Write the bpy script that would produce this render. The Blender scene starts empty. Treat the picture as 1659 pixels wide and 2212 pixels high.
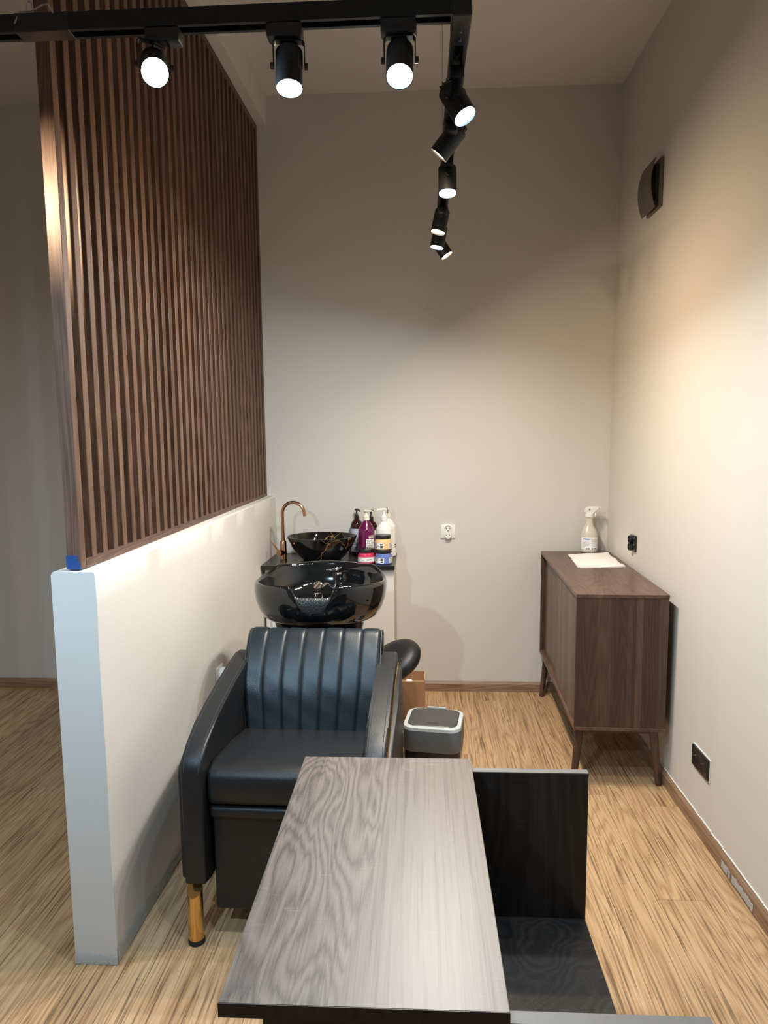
import bpy, bmesh, math, random
from mathutils import Vector, Matrix, Euler

random.seed(7)
S = bpy.context.scene
COL = S.collection
R = math.radians

# ------------------------------------------------------------------ camera
def cam_setup():
    f_px, pitch, roll, yaw = 1500.0, R(6.44), R(-0.59), R(-3.0)
    fwd = Vector((math.sin(yaw)*math.cos(pitch), math.cos(yaw)*math.cos(pitch), -math.sin(pitch)))
    right = Vector((math.cos(yaw), -math.sin(yaw), 0))
    up = right.cross(fwd)
    r2 = math.cos(roll)*right + math.sin(roll)*up
    u2 = -math.sin(roll)*right + math.cos(roll)*up
    m = Matrix((r2, u2, -fwd)).transposed().to_4x4()
    m.translation = (0, 0, 1.55)
    cd = bpy.data.cameras.new('camera')
    cd.sensor_fit = 'HORIZONTAL'; cd.sensor_width = 36; cd.lens = 36*f_px/1659
    cd.clip_start = 0.02
    co = bpy.data.objects.new('camera', cd); COL.objects.link(co)
    co.matrix_world = m
    S.camera = co
cam_setup()

# ------------------------------------------------------------------ world, exposure
W = bpy.data.worlds.new('world'); S.world = W; W.use_nodes = True
W.node_tree.nodes['Background'].inputs[0].default_value = (0.6, 0.65, 0.7, 1)
W.node_tree.nodes['Background'].inputs[1].default_value = 0.05
S.view_settings.view_transform = 'Standard'
S.view_settings.look = 'None'
S.view_settings.gamma = 1
S.view_settings.use_curve_mapping = False
S.view_settings.exposure = -0.18
COOL = (0.50, 0.77, 1.0)
NEUT = (0.82, 0.94, 1.0)
WARM = (1.0, 0.75, 0.48)
SPOT_W = 12.0

# ------------------------------------------------------------------ materials
MATS = {}
def new_mat(name):
    m = bpy.data.materials.new(name); m.use_nodes = True
    MATS[name] = m
    nt = m.node_tree
    return m, nt, nt.nodes['Principled BSDF']
def N(nt, t, **kw):
    n = nt.nodes.new(t)
    for k, v in kw.items():
        if k.startswith('i_'): n.inputs[k[2:].replace('_', ' ')].default_value = v
        else: setattr(n, k, v)
    return n
def plain(name, col, rough=0.5, metal=0.0, bump=0.0, bscale=200.0, spec=None, coat=0.0, var=0.0, vscale=6.0):
    m, nt, b = new_mat(name)
    b.inputs['Base Color'].default_value = (*col, 1)
    b.inputs['Roughness'].default_value = rough
    b.inputs['Metallic'].default_value = metal
    if spec is not None: b.inputs['Specular IOR Level'].default_value = spec
    if coat: b.inputs['Coat Weight'].default_value = coat; b.inputs['Coat Roughness'].default_value = 0.03
    if bump or var:
        tc = N(nt, 'ShaderNodeTexCoord')
    if bump:
        nz = N(nt, 'ShaderNodeTexNoise', i_Scale=bscale, i_Detail=4.0)
        nt.links.new(tc.outputs['Object'], nz.inputs['Vector'])
        bp = N(nt, 'ShaderNodeBump', i_Strength=bump, i_Distance=0.002)
        nt.links.new(nz.outputs['Fac'], bp.inputs['Height'])
        nt.links.new(bp.outputs['Normal'], b.inputs['Normal'])
    if var:
        n2 = N(nt, 'ShaderNodeTexNoise', i_Scale=vscale, i_Detail=3.0)
        nt.links.new(tc.outputs['Object'], n2.inputs['Vector'])
        mx = N(nt, 'ShaderNodeMix', data_type='RGBA')
        mx.inputs['A'].default_value = (*[c*(1-var) for c in col], 1)
        mx.inputs['B'].default_value = (*[min(1, c*(1+var)) for c in col], 1)
        nt.links.new(n2.outputs['Fac'], mx.inputs['Factor'])
        nt.links.new(mx.outputs['Result'], b.inputs['Base Color'])
    return m

def wood(name, cols, axis='Z', gs=1.0, rough=0.45, stripe=0.35, pore=0.35, shift=True, ring=2.2, bands=0.0, saw=0.0, bumpk=0.25, wide=5.0, along=0.75, zone=None, jit=1.1, sharp=0.0):
    """long-grain wood; cols = dark, mid, light; axis = grain direction in object space"""
    m, nt, b = new_mat(name)
    L = nt.links.new
    tc = N(nt, 'ShaderNodeTexCoord')
    vec = tc.outputs['Object']
    if shift:
        oi = N(nt, 'ShaderNodeObjectInfo')
        ml = N(nt, 'ShaderNodeVectorMath', operation='SCALE')
        ml.inputs[0].default_value = (31.7, 17.3, 23.9)
        L(oi.outputs['Random'], ml.inputs['Scale'])
        ad = N(nt, 'ShaderNodeVectorMath', operation='ADD')
        L(vec, ad.inputs[0]); L(ml.outputs[0], ad.inputs[1]); vec = ad.outputs[0]
    def mapped(across, along):
        mp = N(nt, 'ShaderNodeMapping')
        s = [across*gs]*3; s['XYZ'.index(axis)] = along*gs
        mp.inputs['Scale'].default_value = s
        L(vec, mp.inputs['Vector']); return mp.outputs[0]
    # cathedral rings: noise field contour lines
    n1 = N(nt, 'ShaderNodeTexNoise', i_Scale=1.0, i_Detail=2.0, i_Roughness=0.45)
    L(mapped(wide, along), n1.inputs['Vector'])
    mu = N(nt, 'ShaderNodeMath', operation='MULTIPLY'); mu.inputs[1].default_value = ring*8
    L(n1.outputs['Fac'], mu.inputs[0])
    nf = N(nt, 'ShaderNodeTexNoise', i_Scale=1.0, i_Detail=5.0, i_Roughness=0.65)
    L(mapped(70, 2.4), nf.inputs['Vector'])
    ad2 = N(nt, 'ShaderNodeMath', operation='MULTIPLY_ADD'); ad2.inputs[1].default_value = jit
    L(nf.outputs['Fac'], ad2.inputs[0]); L(mu.outputs[0], ad2.inputs[2])
    fr = N(nt, 'ShaderNodeMath', operation='FRACT'); L(ad2.outputs[0], fr.inputs[0])
    pp = N(nt, 'ShaderNodeMath', operation='PINGPONG'); pp.inputs[1].default_value = 0.5
    L(ad2.outputs[0], pp.inputs[0])
    p2 = N(nt, 'ShaderNodeMath', operation='MULTIPLY'); p2.inputs[1].default_value = 2.0; L(pp.outputs[0], p2.inputs[0])
    if sharp:  # thin dark growth lines on a lighter ground
        ps = N(nt, 'ShaderNodeMath', operation='POWER'); ps.inputs[1].default_value = sharp
        L(p2.outputs[0], ps.inputs[0]); p2 = ps
    # broad tone
    n3 = N(nt, 'ShaderNodeTexNoise', i_Scale=1.0, i_Detail=3.0)
    L(mapped(9, 0.5), n3.inputs['Vector'])
    mixf = N(nt, 'ShaderNodeMix', data_type='FLOAT'); mixf.inputs['Factor'].default_value = stripe
    L(n3.outputs['Fac'], mixf.inputs['A']); L(p2.outputs[0], mixf.inputs['B'])
    src = mixf.outputs['Result']
    if bands:
        vr = N(nt, 'ShaderNodeTexVoronoi', feature='F1', i_Scale=1.0)
        L(mapped(bands, 0.02), vr.inputs['Vector'])
        sp = N(nt, 'ShaderNodeSeparateColor'); L(vr.outputs['Color'], sp.inputs[0])
        mb = N(nt, 'ShaderNodeMix', data_type='FLOAT'); mb.inputs['Factor'].default_value = 0.5
        L(src, mb.inputs['A']); L(sp.outputs[0], mb.inputs['B']); src = mb.outputs['Result']
    if zone:   # two printed boards: lively grain on one side of a slanting joint, plain grain on the other
        sx_ = N(nt, 'ShaderNodeSeparateXYZ'); L(tc.outputs['Object'], sx_.inputs[0])
        k1 = N(nt, 'ShaderNodeMath', operation='MULTIPLY_ADD'); k1.inputs[1].default_value = -zone[1]
        L(sx_.outputs['Y'], k1.inputs[0]); L(sx_.outputs['X'], k1.inputs[2])
        zr = N(nt, 'ShaderNodeMapRange'); zr.inputs['From Min'].default_value = zone[0]-0.002; zr.inputs['From Max'].default_value = zone[0]+0.004
        L(k1.outputs[0], zr.inputs['Value'])
        pl = N(nt, 'ShaderNodeMapRange'); pl.inputs['To Min'].default_value = 0.42; pl.inputs['To Max'].default_value = 0.80
        L(nf.outputs['Fac'], pl.inputs['Value'])
        mz = N(nt, 'ShaderNodeMix', data_type='FLOAT')
        L(zr.outputs[0], mz.inputs['Factor']); L(src, mz.inputs['A']); L(pl.outputs[0], mz.inputs['B']); src = mz.outputs['Result']
    cr = N(nt, 'ShaderNodeValToRGB')
    e = cr.color_ramp.elements
    e[0].position = 0.22; e[0].color = (*cols[0], 1)
    e[1].position = 0.80; e[1].color = (*cols[2], 1)
    em = e.new(0.5); em.color = (*cols[1], 1)
    L(src, cr.inputs[0])
    col = cr.outputs[0]
    # pores
    n4 = N(nt, 'ShaderNodeTexNoise', i_Scale=1.0, i_Detail=3.0)
    L(mapped(150, 3.2), n4.inputs['Vector'])
    r4 = N(nt, 'ShaderNodeMapRange'); r4.inputs['From Min'].default_value = 0.52; r4.inputs['From Max'].default_value = 0.68
    r4.inputs['To Max'].default_value = pore
    L(n4.outputs['Fac'], r4.inputs['Value'])
    mx = N(nt, 'ShaderNodeMix', data_type='RGBA')
    mx.inputs['B'].default_value = (*[c*0.5 for c in cols[0]], 1)
    L(r4.outputs[0], mx.inputs['Factor']); L(col, mx.inputs['A']); col = mx.outputs['Result']
    if saw:
        mp = N(nt, 'ShaderNodeMapping')
        s = [16.0]*3; s['XYZ'.index(axis)] = 190.0
        mp.inputs['Scale'].default_value = s; L(vec, mp.inputs['Vector'])
        ns = N(nt, 'ShaderNodeTexNoise', i_Scale=1.0, i_Detail=1.0); L(mp.outputs[0], ns.inputs['Vector'])
        rs = N(nt, 'ShaderNodeMapRange'); rs.inputs['From Min'].default_value = 0.64; rs.inputs['From Max'].default_value = 0.70
        rs.inputs['To Max'].default_value = saw
        L(ns.outputs['Fac'], rs.inputs['Value'])
        mk = N(nt, 'ShaderNodeTexNoise', i_Scale=4.0, i_Detail=1.0); L(vec, mk.inputs['Vector'])
        rk = N(nt, 'ShaderNodeMapRange'); rk.inputs['From Min'].default_value = 0.5; rk.inputs['From Max'].default_value = 0.62
        L(mk.outputs['Fac'], rk.inputs['Value'])
        mm = N(nt, 'ShaderNodeMath', operation='MULTIPLY'); L(rs.outputs[0], mm.inputs[0]); L(rk.outputs[0], mm.inputs[1])
        mx2 = N(nt, 'ShaderNodeMix', data_type='RGBA'); mx2.inputs['B'].default_value = (*[min(1, c*1.35) for c in cols[2]], 1)
        L(mm.outputs[0], mx2.inputs['Factor']); L(col, mx2.inputs['A']); col = mx2.outputs['Result']
    L(col, b.inputs['Base Color'])
    b.inputs['Roughness'].default_value = rough
    bp = N(nt, 'ShaderNodeBump', i_Strength=bumpk, i_Distance=0.001)
    L(n4.outputs['Fac'], bp.inputs['Height']); L(bp.outputs['Normal'], b.inputs['Normal'])
    return m

def emis(name, col, k):
    m, nt, b = new_mat(name)
    b.inputs['Base Color'].default_value = (*col, 1)
    b.inputs['Emission Color'].default_value = (*col, 1)
    b.inputs['Emission Strength'].default_value = k
    return m

plain('wall_paint', (0.61, 0.58, 0.542), 0.85, bump=0.12, bscale=90, var=0.02, vscale=3)
plain('ceiling_paint', (0.68, 0.65, 0.62), 0.9, bump=0.1, bscale=60)
plain('white_plaster', (0.78, 0.78, 0.76), 0.9, bump=0.4, bscale=120, var=0.08, vscale=40)
wood('floor_oak', ((0.27, 0.145, 0.065), (0.47, 0.285, 0.145), (0.60, 0.40, 0.225)), 'Y', rough=0.45, stripe=0.42, pore=0.85, ring=4.2, wide=5.0, along=0.42, jit=1.6, sharp=0.45)
plain('floor_underlay', (0.22, 0.13, 0.07), 0.9)
wood('baseboard_oak', ((0.17, 0.095, 0.055), (0.27, 0.165, 0.10), (0.36, 0.23, 0.15)), 'X', rough=0.5, wide=12)
wood('baseboard_oak_y', ((0.17, 0.095, 0.055), (0.27, 0.165, 0.10), (0.36, 0.23, 0.15)), 'Y', rough=0.5, wide=12)
wood('slat_walnut', ((0.050, 0.024, 0.016), (0.105, 0.055, 0.036), (0.175, 0.098, 0.066)), 'Z', rough=0.48, pore=0.3, wide=14, stripe=0.3)
wood('rail_walnut', ((0.050, 0.024, 0.016), (0.105, 0.055, 0.036), (0.175, 0.098, 0.066)), 'Y', rough=0.48, pore=0.3, wide=14, stripe=0.3)
wood('cabinet_walnut', ((0.038, 0.018, 0.014), (0.075, 0.038, 0.026), (0.125, 0.070, 0.048)), 'Z', rough=0.42, pore=0.3, bands=14, wide=9, stripe=0.35)
wood('cabinet_walnut_top', ((0.065, 0.033, 0.024), (0.115, 0.062, 0.044), (0.165, 0.095, 0.070)), 'Y', rough=0.34, pore=0.25, wide=7, stripe=0.25)
wood('cabinet_door', ((0.085, 0.055, 0.036), (0.135, 0.090, 0.060), (0.18, 0.125, 0.085)), 'Z', rough=0.45, pore=0.3, bands=22, wide=12, stripe=0.25)
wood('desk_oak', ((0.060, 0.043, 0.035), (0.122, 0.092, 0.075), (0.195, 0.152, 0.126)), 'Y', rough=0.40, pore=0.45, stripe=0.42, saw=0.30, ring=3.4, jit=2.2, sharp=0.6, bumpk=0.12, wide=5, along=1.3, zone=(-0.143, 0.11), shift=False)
wood('desk_oak_shaded', ((0.010, 0.0075, 0.0065), (0.018, 0.014, 0.012), (0.032, 0.026, 0.023)), 'Z', rough=0.45, pore=0.4, stripe=0.4, saw=0.4)  # oak darkened past its own dark tone; panel shade put into the colour
plain('desk_edge', (0.16, 0.14, 0.125), 0.5, var=0.12, vscale=60)
plain('leather', (0.009, 0.010, 0.0115), 0.42, bump=0.25, bscale=420, spec=0.42)
plain('leather_seam', (0.028, 0.032, 0.036), 0.5)
plain('leather_back', (0.010, 0.016, 0.021), 0.36, bump=0.25, bscale=420, spec=0.5)
plain('ceramic_black', (0.004, 0.005, 0.006), 0.06, spec=0.5, coat=0.6)
plain('chrome', (0.85, 0.86, 0.88), 0.07, metal=1)
plain('copper', (0.50, 0.26, 0.15), 0.16, metal=1)
plain('gold', (0.80, 0.50, 0.18), 0.12, metal=1)
plain('black_metal', (0.008, 0.009, 0.010), 0.45, spec=0.35)
plain('black_plastic', (0.010, 0.010, 0.011), 0.35)
plain('black_gloss', (0.012, 0.012, 0.013), 0.16)
plain('counter_black', (0.014, 0.013, 0.013), 0.30, var=0.15)
plain('cabinet_cream', (0.66, 0.62, 0.57), 0.6)
plain('white_plastic', (0.78, 0.77, 0.74), 0.35)
plain('ivory_plastic', (0.72, 0.67, 0.58), 0.4)
plain('grey_plastic', (0.115, 0.140, 0.160), 0.45, var=0.04)
plain('bin_rim', (0.46, 0.50, 0.50), 0.45)
plain('bin_lid', (0.055, 0.052, 0.048), 0.4, var=0.1, vscale=15)
plain('bin_bag', (0.008, 0.008, 0.009), 0.22, bump=0.9, bscale=35)
plain('fan_grey', (0.105, 0.092, 0.080), 0.5)
plain('cardboard', (0.36, 0.20, 0.10), 0.8, bump=0.2, bscale=80, var=0.07, vscale=12)
plain('cardboard_edge', (0.45, 0.29, 0.17), 0.9)
plain('paper', (0.85, 0.84, 0.81), 0.9, bump=0.5, bscale=60)
plain('ink', (0.03, 0.03, 0.035), 0.7)
plain('ink_grey', (0.30, 0.31, 0.33), 0.8)
plain('ink_blue', (0.03, 0.12, 0.38), 0.7)
plain('label_white', (0.80, 0.79, 0.77), 0.5)
plain('label_lilac', (0.50, 0.53, 0.64), 0.5)
plain('magenta', (0.115, 0.006, 0.055), 0.16)
plain('amber', (0.030, 0.006, 0.007), 0.10)
plain('bottle_white', (0.75, 0.75, 0.71), 0.2)
plain('jar_pink', (0.60, 0.035, 0.10), 0.3)
plain('jar_yellow', (0.78, 0.52, 0.24), 0.3)
plain('jar_blue', (0.13, 0.19, 0.48), 0.3)
plain('tape_blue', (0.010, 0.055, 0.22), 0.55, bump=0.8, bscale=90)
plain('rubber', (0.012, 0.012, 0.012), 0.7)
plain('steel', (0.45, 0.46, 0.48), 0.3, metal=1)
emis('lens_cool', COOL, 40.0)
emis('lens_neutral', NEUT, 40.0)
emis('lens_warm', WARM, 26.0)
def translucent_bottle():
    m, nt, b = new_mat('frosted_bottle')
    b.inputs['Base Color'].default_value = (0.74, 0.70, 0.62, 1)
    b.inputs['Roughness'].default_value = 0.28
    b.inputs['Transmission Weight'].default_value = 0.25
    b.inputs['Subsurface Weight'].default_value = 0.3
    b.inputs['Subsurface Radius'].default_value = (0.02, 0.02, 0.02)
translucent_bottle()
def honeycomb():
    m, nt, b = new_mat('gel_grey')
    b.inputs['Base Color'].default_value = (0.035, 0.038, 0.040, 1); b.inputs['Roughness'].default_value = 0.35
    tc = N(nt, 'ShaderNodeTexCoord'); v = N(nt, 'ShaderNodeTexVoronoi', i_Scale=130.0)
    nt.links.new(tc.outputs['Object'], v.inputs['Vector'])
    bp = N(nt, 'ShaderNodeBump', i_Strength=0.8, i_Distance=0.003)
    nt.links.new(v.outputs['Distance'], bp.inputs['Height']); nt.links.new(bp.outputs['Normal'], b.inputs['Normal'])
honeycomb()
def marble():
    m, nt, b = new_mat('black_marble')
    b.inputs['Roughness'].default_value = 0.05
    b.inputs['Coat Weight'].default_value = 0.5; b.inputs['Coat Roughness'].default_value = 0.02
    tc = N(nt, 'ShaderNodeTexCoord')
    n1 = N(nt, 'ShaderNodeTexNoise', i_Scale=9.0, i_Detail=3.0)
    nt.links.new(tc.outputs['Object'], n1.inputs['Vector'])
    mx0 = N(nt, 'ShaderNodeMix', data_type='RGBA', blend_type='ADD'); mx0.inputs['Factor'].default_value = 0.12
    nt.links.new(tc.outputs['Object'], mx0.inputs['A']); nt.links.new(n1.outputs['Color'], mx0.inputs['B'])
    v = N(nt, 'ShaderNodeTexVoronoi', feature='DISTANCE_TO_EDGE', i_Scale=7.0)
    nt.links.new(mx0.outputs['Result'], v.inputs['Vector'])
    r = N(nt, 'ShaderNodeMapRange'); r.inputs['From Min'].default_value = 0.0; r.inputs['From Max'].default_value = 0.013
    r.inputs['To Min'].default_value = 1.0; r.inputs['To Max'].default_value = 0.0
    nt.links.new(v.outputs['Distance'], r.inputs['Value'])
    n2 = N(nt, 'ShaderNodeTexNoise', i_Scale=5.0); nt.links.new(tc.outputs['Object'], n2.inputs['Vector'])
    r2 = N(nt, 'ShaderNodeMapRange'); r2.inputs['From Min'].default_value = 0.53; r2.inputs['From Max'].default_value = 0.64
    nt.links.new(n2.outputs['Fac'], r2.inputs['Value'])
    mu = N(nt, 'ShaderNodeMath', operation='MULTIPLY'); nt.links.new(r.outputs[0], mu.inputs[0]); nt.links.new(r2.outputs[0], mu.inputs[1])
    mx = N(nt, 'ShaderNodeMix', data_type='RGBA'); mx.inputs['A'].default_value = (0.004, 0.0045, 0.005, 1); mx.inputs['B'].default_value = (0.45, 0.27, 0.10, 1)
    nt.links.new(mu.outputs[0], mx.inputs['Factor']); nt.links.new(mx.outputs['Result'], b.inputs['Base Color'])
marble()

# ------------------------------------------------------------------ mesh helpers
def bm_new(): return bmesh.new()
def add_box(bm, mn, mx, bev=0.0, seg=2, M=None):
    x0, y0, z0 = mn; x1, y1, z1 = mx
    vs = [bm.verts.new(p) for p in ((x0,y0,z0),(x1,y0,z0),(x1,y1,z0),(x0,y1,z0),(x0,y0,z1),(x1,y0,z1),(x1,y1,z1),(x0,y1,z1))]
    fs = [bm.faces.new([vs[i] for i in q]) for q in ((3,2,1,0),(4,5,6,7),(0,1,5,4),(1,2,6,5),(2,3,7,6),(3,0,4,7))]
    if bev:
        es = list({e for f in fs for e in f.edges})
        r = bmesh.ops.bevel(bm, geom=es, offset=bev, segments=seg, profile=0.5, affect='EDGES', clamp_overlap=True)
        vs = list({v for f in r['faces'] for v in f.verts} | {v for v in vs if v.is_valid})
    if M is not None:
        allv = set()
        for v in vs:
            if v.is_valid: allv.add(v)
        stack = list(allv)
        while stack:
            v = stack.pop()
            for e in v.link_edges:
                o = e.other_vert(v)
                if o not in allv: allv.add(o); stack.append(o)
        bmesh.ops.transform(bm, matrix=M, verts=list(allv))
    return bm
def add_prism(bm, poly, axis, a, b, bev=0.0, seg=2):
    """poly: 2-D points in the two remaining axes (in x,y,z order)"""
    def P(p, t):
        if axis == 'X': return (t, p[0], p[1])
        if axis == 'Y': return (p[0], t, p[1])
        return (p[0], p[1], t)
    A = [bm.verts.new(P(p, a)) for p in poly]; B = [bm.verts.new(P(p, b)) for p in poly]
    n = len(poly); fs = []
    for i in range(n):
        j = (i+1) % n
        fs.append(bm.faces.new((A[i], A[j], B[j], B[i])))
    c0 = bm.faces.new(A[::-1]); c1 = bm.faces.new(B)
    if bev:
        es = list(c0.edges)+list(c1.edges)
        bmesh.ops.bevel(bm, geom=es, offset=bev, segments=seg, profile=0.5, affect='EDGES', clamp_overlap=True)
    bmesh.ops.recalc_face_normals(bm, faces=bm.faces[:])
    return bm
def add_lathe(bm, prof, seg=32, c=(0,0,0), M=None, sx=1.0, sy=1.0):
    rings = []; nv = []
    for r, z in prof:
        if r < 1e-6:
            v = bm.verts.new((c[0], c[1], c[2]+z)); rings.append([v]); nv.append(v)
        else:
            ring = [bm.verts.new((c[0]+sx*r*math.cos(2*math.pi*i/seg), c[1]+sy*r*math.sin(2*math.pi*i/seg), c[2]+z)) for i in range(seg)]
            rings.append(ring); nv += ring
    for a, b in zip(rings[:-1], rings[1:]):
        for i in range(seg):
            j = (i+1) % seg
            if len(a) == 1 and len(b) == 1: continue
            if len(a) == 1: bm.faces.new((a[0], b[j], b[i]))
            elif len(b) == 1: bm.faces.new((a[i], a[j], b[0]))
            else: bm.faces.new((a[i], a[j], b[j], b[i]))
    if M is not None: bmesh.ops.transform(bm, matrix=M, verts=nv)
    return bm
def add_tube(bm, pts, r, seg=10, caps=True):
    pts = [Vector(p) for p in pts]
    rr = r if isinstance(r, (list, tuple)) else [r]*len(pts)
    ref = None; rings = []
    for i, p in enumerate(pts):
        d = (pts[min(i+1, len(pts)-1)] - pts[max(i-1, 0)]).normalized()
        if ref is None:
            ref = Vector((0, 0, 1)) if abs(d.z) < 0.9 else Vector((1, 0, 0))
        a = (ref - d*ref.dot(d)).normalized(); ref = a
        b = d.cross(a)
        rings.append([bm.verts.new(p + rr[i]*(math.cos(2*math.pi*k/seg)*a + math.sin(2*math.pi*k/seg)*b)) for k in range(seg)])
    for A, B in zip(rings[:-1], rings[1:]):
        for k in range(seg):
            l = (k+1) % seg
            bm.faces.new((A[k], A[l], B[l], B[k]))
    if caps:
        bm.faces.new(rings[0][::-1]); bm.faces.new(rings[-1])
    return bm
def rrect(w, d, r, n=5):
    pts = []
    for cx, cy, a0 in ((w/2-r, d/2-r, 0), (-w/2+r, d/2-r, 90), (-w/2+r, -d/2+r, 180), (w/2-r, -d/2+r, 270)):
        for k in range(n+1):
            a = R(a0+90*k/n); pts.append((cx+r*math.cos(a), cy+r*math.sin(a)))
    return pts
def add_loft(bm, rings, cap0=True, cap1=True):
    V = [[bm.verts.new(p) for p in ring] for ring in rings]
    n = len(V[0])
    for A, B in zip(V[:-1], V[1:]):
        for i in range(n):
            j = (i+1) % n; bm.faces.new((A[i], A[j], B[j], B[i]))
    if cap0: bm.faces.new(V[0][::-1])
    if cap1: bm.faces.new(V[-1])
    return V
def mesh_of(bm, name, smooth=35):
    me = bpy.data.meshes.new(name)
    bmesh.ops.recalc_face_normals(bm, faces=bm.faces[:])
    bm.to_mesh(me); bm.free()
    if smooth:
        for p in me.polygons: p.use_smooth = True
        me.set_sharp_from_angle(angle=R(smooth))
    return me
def mat4(o): return Matrix.LocRotScale(o.location, o.rotation_euler, o.scale)
def link(name, me, m, parent=None):
    o = bpy.data.objects.new(name, me); COL.objects.link(o)
    if me is not None and m is not None and not me.materials: me.materials.append(MATS[m])
    if parent is not None: o.parent = parent
    return o
def obj(name, bm, m, parent=None, smooth=35, world=False, label=None):
    """link a bmesh as one object; world=True: coordinates are world ones, moved into the parent's space"""
    me = mesh_of(bm, name, smooth)
    if world and parent is not None:
        M = mat4(parent); p = parent.parent
        while p is not None: M = mat4(p) @ M; p = p.parent
        me.transform(M.inverted())
    o = link(name, me, m, parent)
    if label: o['label'] = label
    return o
def base_origin(o):
    """move a single-mesh thing's origin to the middle of its base"""
    me = o.data
    xs = [v.co.x for v in me.vertices]; ys = [v.co.y for v in me.vertices]; zs = [v.co.z for v in me.vertices]
    c = Vector(((min(xs)+max(xs))/2, (min(ys)+max(ys))/2, min(zs)))
    me.transform(Matrix.Translation(-c)); o.location = c
def tag(o, label, cat, group=None):
    o['label'] = label; o['category'] = cat
    if group: o['group'] = group
    return o
def thing(name, label, cat, loc=(0,0,0), rz=0.0, group=None):
    o = bpy.data.objects.new(name, None); COL.objects.link(o)
    o.empty_display_size = 0.05
    o.location = loc; o.rotation_euler = (0, 0, rz)
    return tag(o, label, cat, group)
def struct(name, bm, m, smooth=0, label=None, parent=None):
    o = obj(name, bm, m, parent, smooth)
    o['kind'] = 'structure'
    if label: o['label'] = label
    return o
def text_mesh(txt, size, bold=False):
    cu = bpy.data.curves.new('lettering', 'FONT'); cu.body = txt; cu.size = size
    cu.align_x = 'LEFT'; cu.resolution_u = 2
    if bold: cu.offset = size*0.02
    o = bpy.data.objects.new('lettering', cu); COL.objects.link(o)
    dg = bpy.context.evaluated_depsgraph_get()
    me = bpy.data.meshes.new_from_object(o.evaluated_get(dg))
    bpy.data.objects.remove(o); bpy.data.curves.remove(cu)
    return me

# ------------------------------------------------------------------ room shell
CEIL = 3.43
FARY = 4.074
def xs(y): return -0.897 + (y-1.842)*0.017       # right face of the low partition wall
def xr(z): return 1.080 + 0.035*z/CEIL           # the right wall leans out a little

bm = bm_new(); add_box(bm, (-3.3, FARY, -0.05), (1.4, FARY+0.15, CEIL+0.1)); struct('wall_back', bm, 'wall_paint', label='beige painted far wall behind the sinks')
bm = bm_new()
add_prism(bm, [(xr(0), -0.05), (1.4, -0.05), (1.4, CEIL+0.1), (xr(CEIL), CEIL+0.1)], 'Y', -2.6, FARY)
struct('wall_right', bm, 'wall_paint', label='beige painted wall beside the walnut sideboard')
bm = bm_new(); add_box(bm, (-3.45, -2.6, -0.05), (-3.3, FARY+0.15, CEIL+0.1)); struct('wall_left', bm, 'wall_paint')
bm = bm_new(); add_box(bm, (-3.45, -2.75, -0.05), (1.4, -2.6, CEIL+0.1)); struct('wall_front', bm, 'wall_paint')
bm = bm_new(); add_box(bm, (-3.3, -2.6, CEIL), (1.4, FARY, CEIL+0.1)); struct('ceiling', bm, 'ceiling_paint')

# low partition with slightly uneven plaster edges
def partition():
    bm = bm_new()
    y0, y1, h = 1.842, FARY, 1.178
    ny, nz = 40, 14
    rnd = random.Random(3)
    def jit(k): return (rnd.random()-0.5)*k
    prof_n = []
    grid = {}
    # right face, top, left face as one strip swept along Y
    def ring(y, i):
        zt = h + 0.012*(y-y0)/(y1-y0)
        w = 0.002 if 0 < i < ny else 0.001
        X = xs(y); Xl = X-0.126
        pts = []
        for k in range(nz+1): pts.append((X + 0.0015*math.sin(y*7+k), y, zt*k/nz*0.994))
        pts[-1] = (X-0.001+jit(w), y, zt-0.006)
        pts.append((X-0.006+jit(w), y, zt+jit(w)))
        pts.append((X-0.045, y, zt)); pts.append((X-0.085, y, zt))
        pts.append((Xl+0.006+jit(w), y, zt+jit(w)))
        for k in range(nz, -1, -1): pts.append((Xl, y, zt*k/nz*0.994))
        return pts
    rings = [ring(y0+(y1-y0)*i/ny, i) for i in range(ny+1)]
    add_loft(bm, rings)
    o = struct('wall_partition', bm, 'wall_paint', smooth=40, label='low beige plastered partition wall carrying the slat screen')
    # unpainted white filler smeared along the foot
    bm = bm_new()
    n = 26; top = []; bot = []
    for i in range(n+1):
        x = xs(y0)-0.1265+0.128*i/n
        top.append(bm.verts.new((x, y0-0.0022, 0.026+0.012*rnd.random()))); bot.append(bm.verts.new((x, y0-0.003, 0.004+0.008*rnd.random()*(1 if 3 < i < 22 else 0))))
    for i in range(n): bm.faces.new((bot[i], bot[i+1], top[i+1], top[i]))
    r = bmesh.ops.solidify(bm, geom=bm.faces[:], thickness=0.002)
    obj('filler_strip', bm, 'white_plaster', o, smooth=0)
    bm = bm_new(); top = []; bot = []; n = 40
    for i in range(n+1):
        y = y0+0.62*i/n; k = (1-i/n)
        top.append(bm.verts.new((xs(y)+0.0035, y, 0.012+0.05*k**0.6*(0.7+0.5*rnd.random())))); bot.append(bm.verts.new((xs(y)+0.0045, y, 0.003+0.008*rnd.random())))
    for i in range(n): bm.faces.new((bot[i], bot[i+1], top[i+1], top[i]))
    bmesh.ops.solidify(bm, geom=bm.faces[:], thickness=0.002)
    obj('filler_strip', bm, 'white_plaster', o, smooth=0)
partition()
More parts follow.
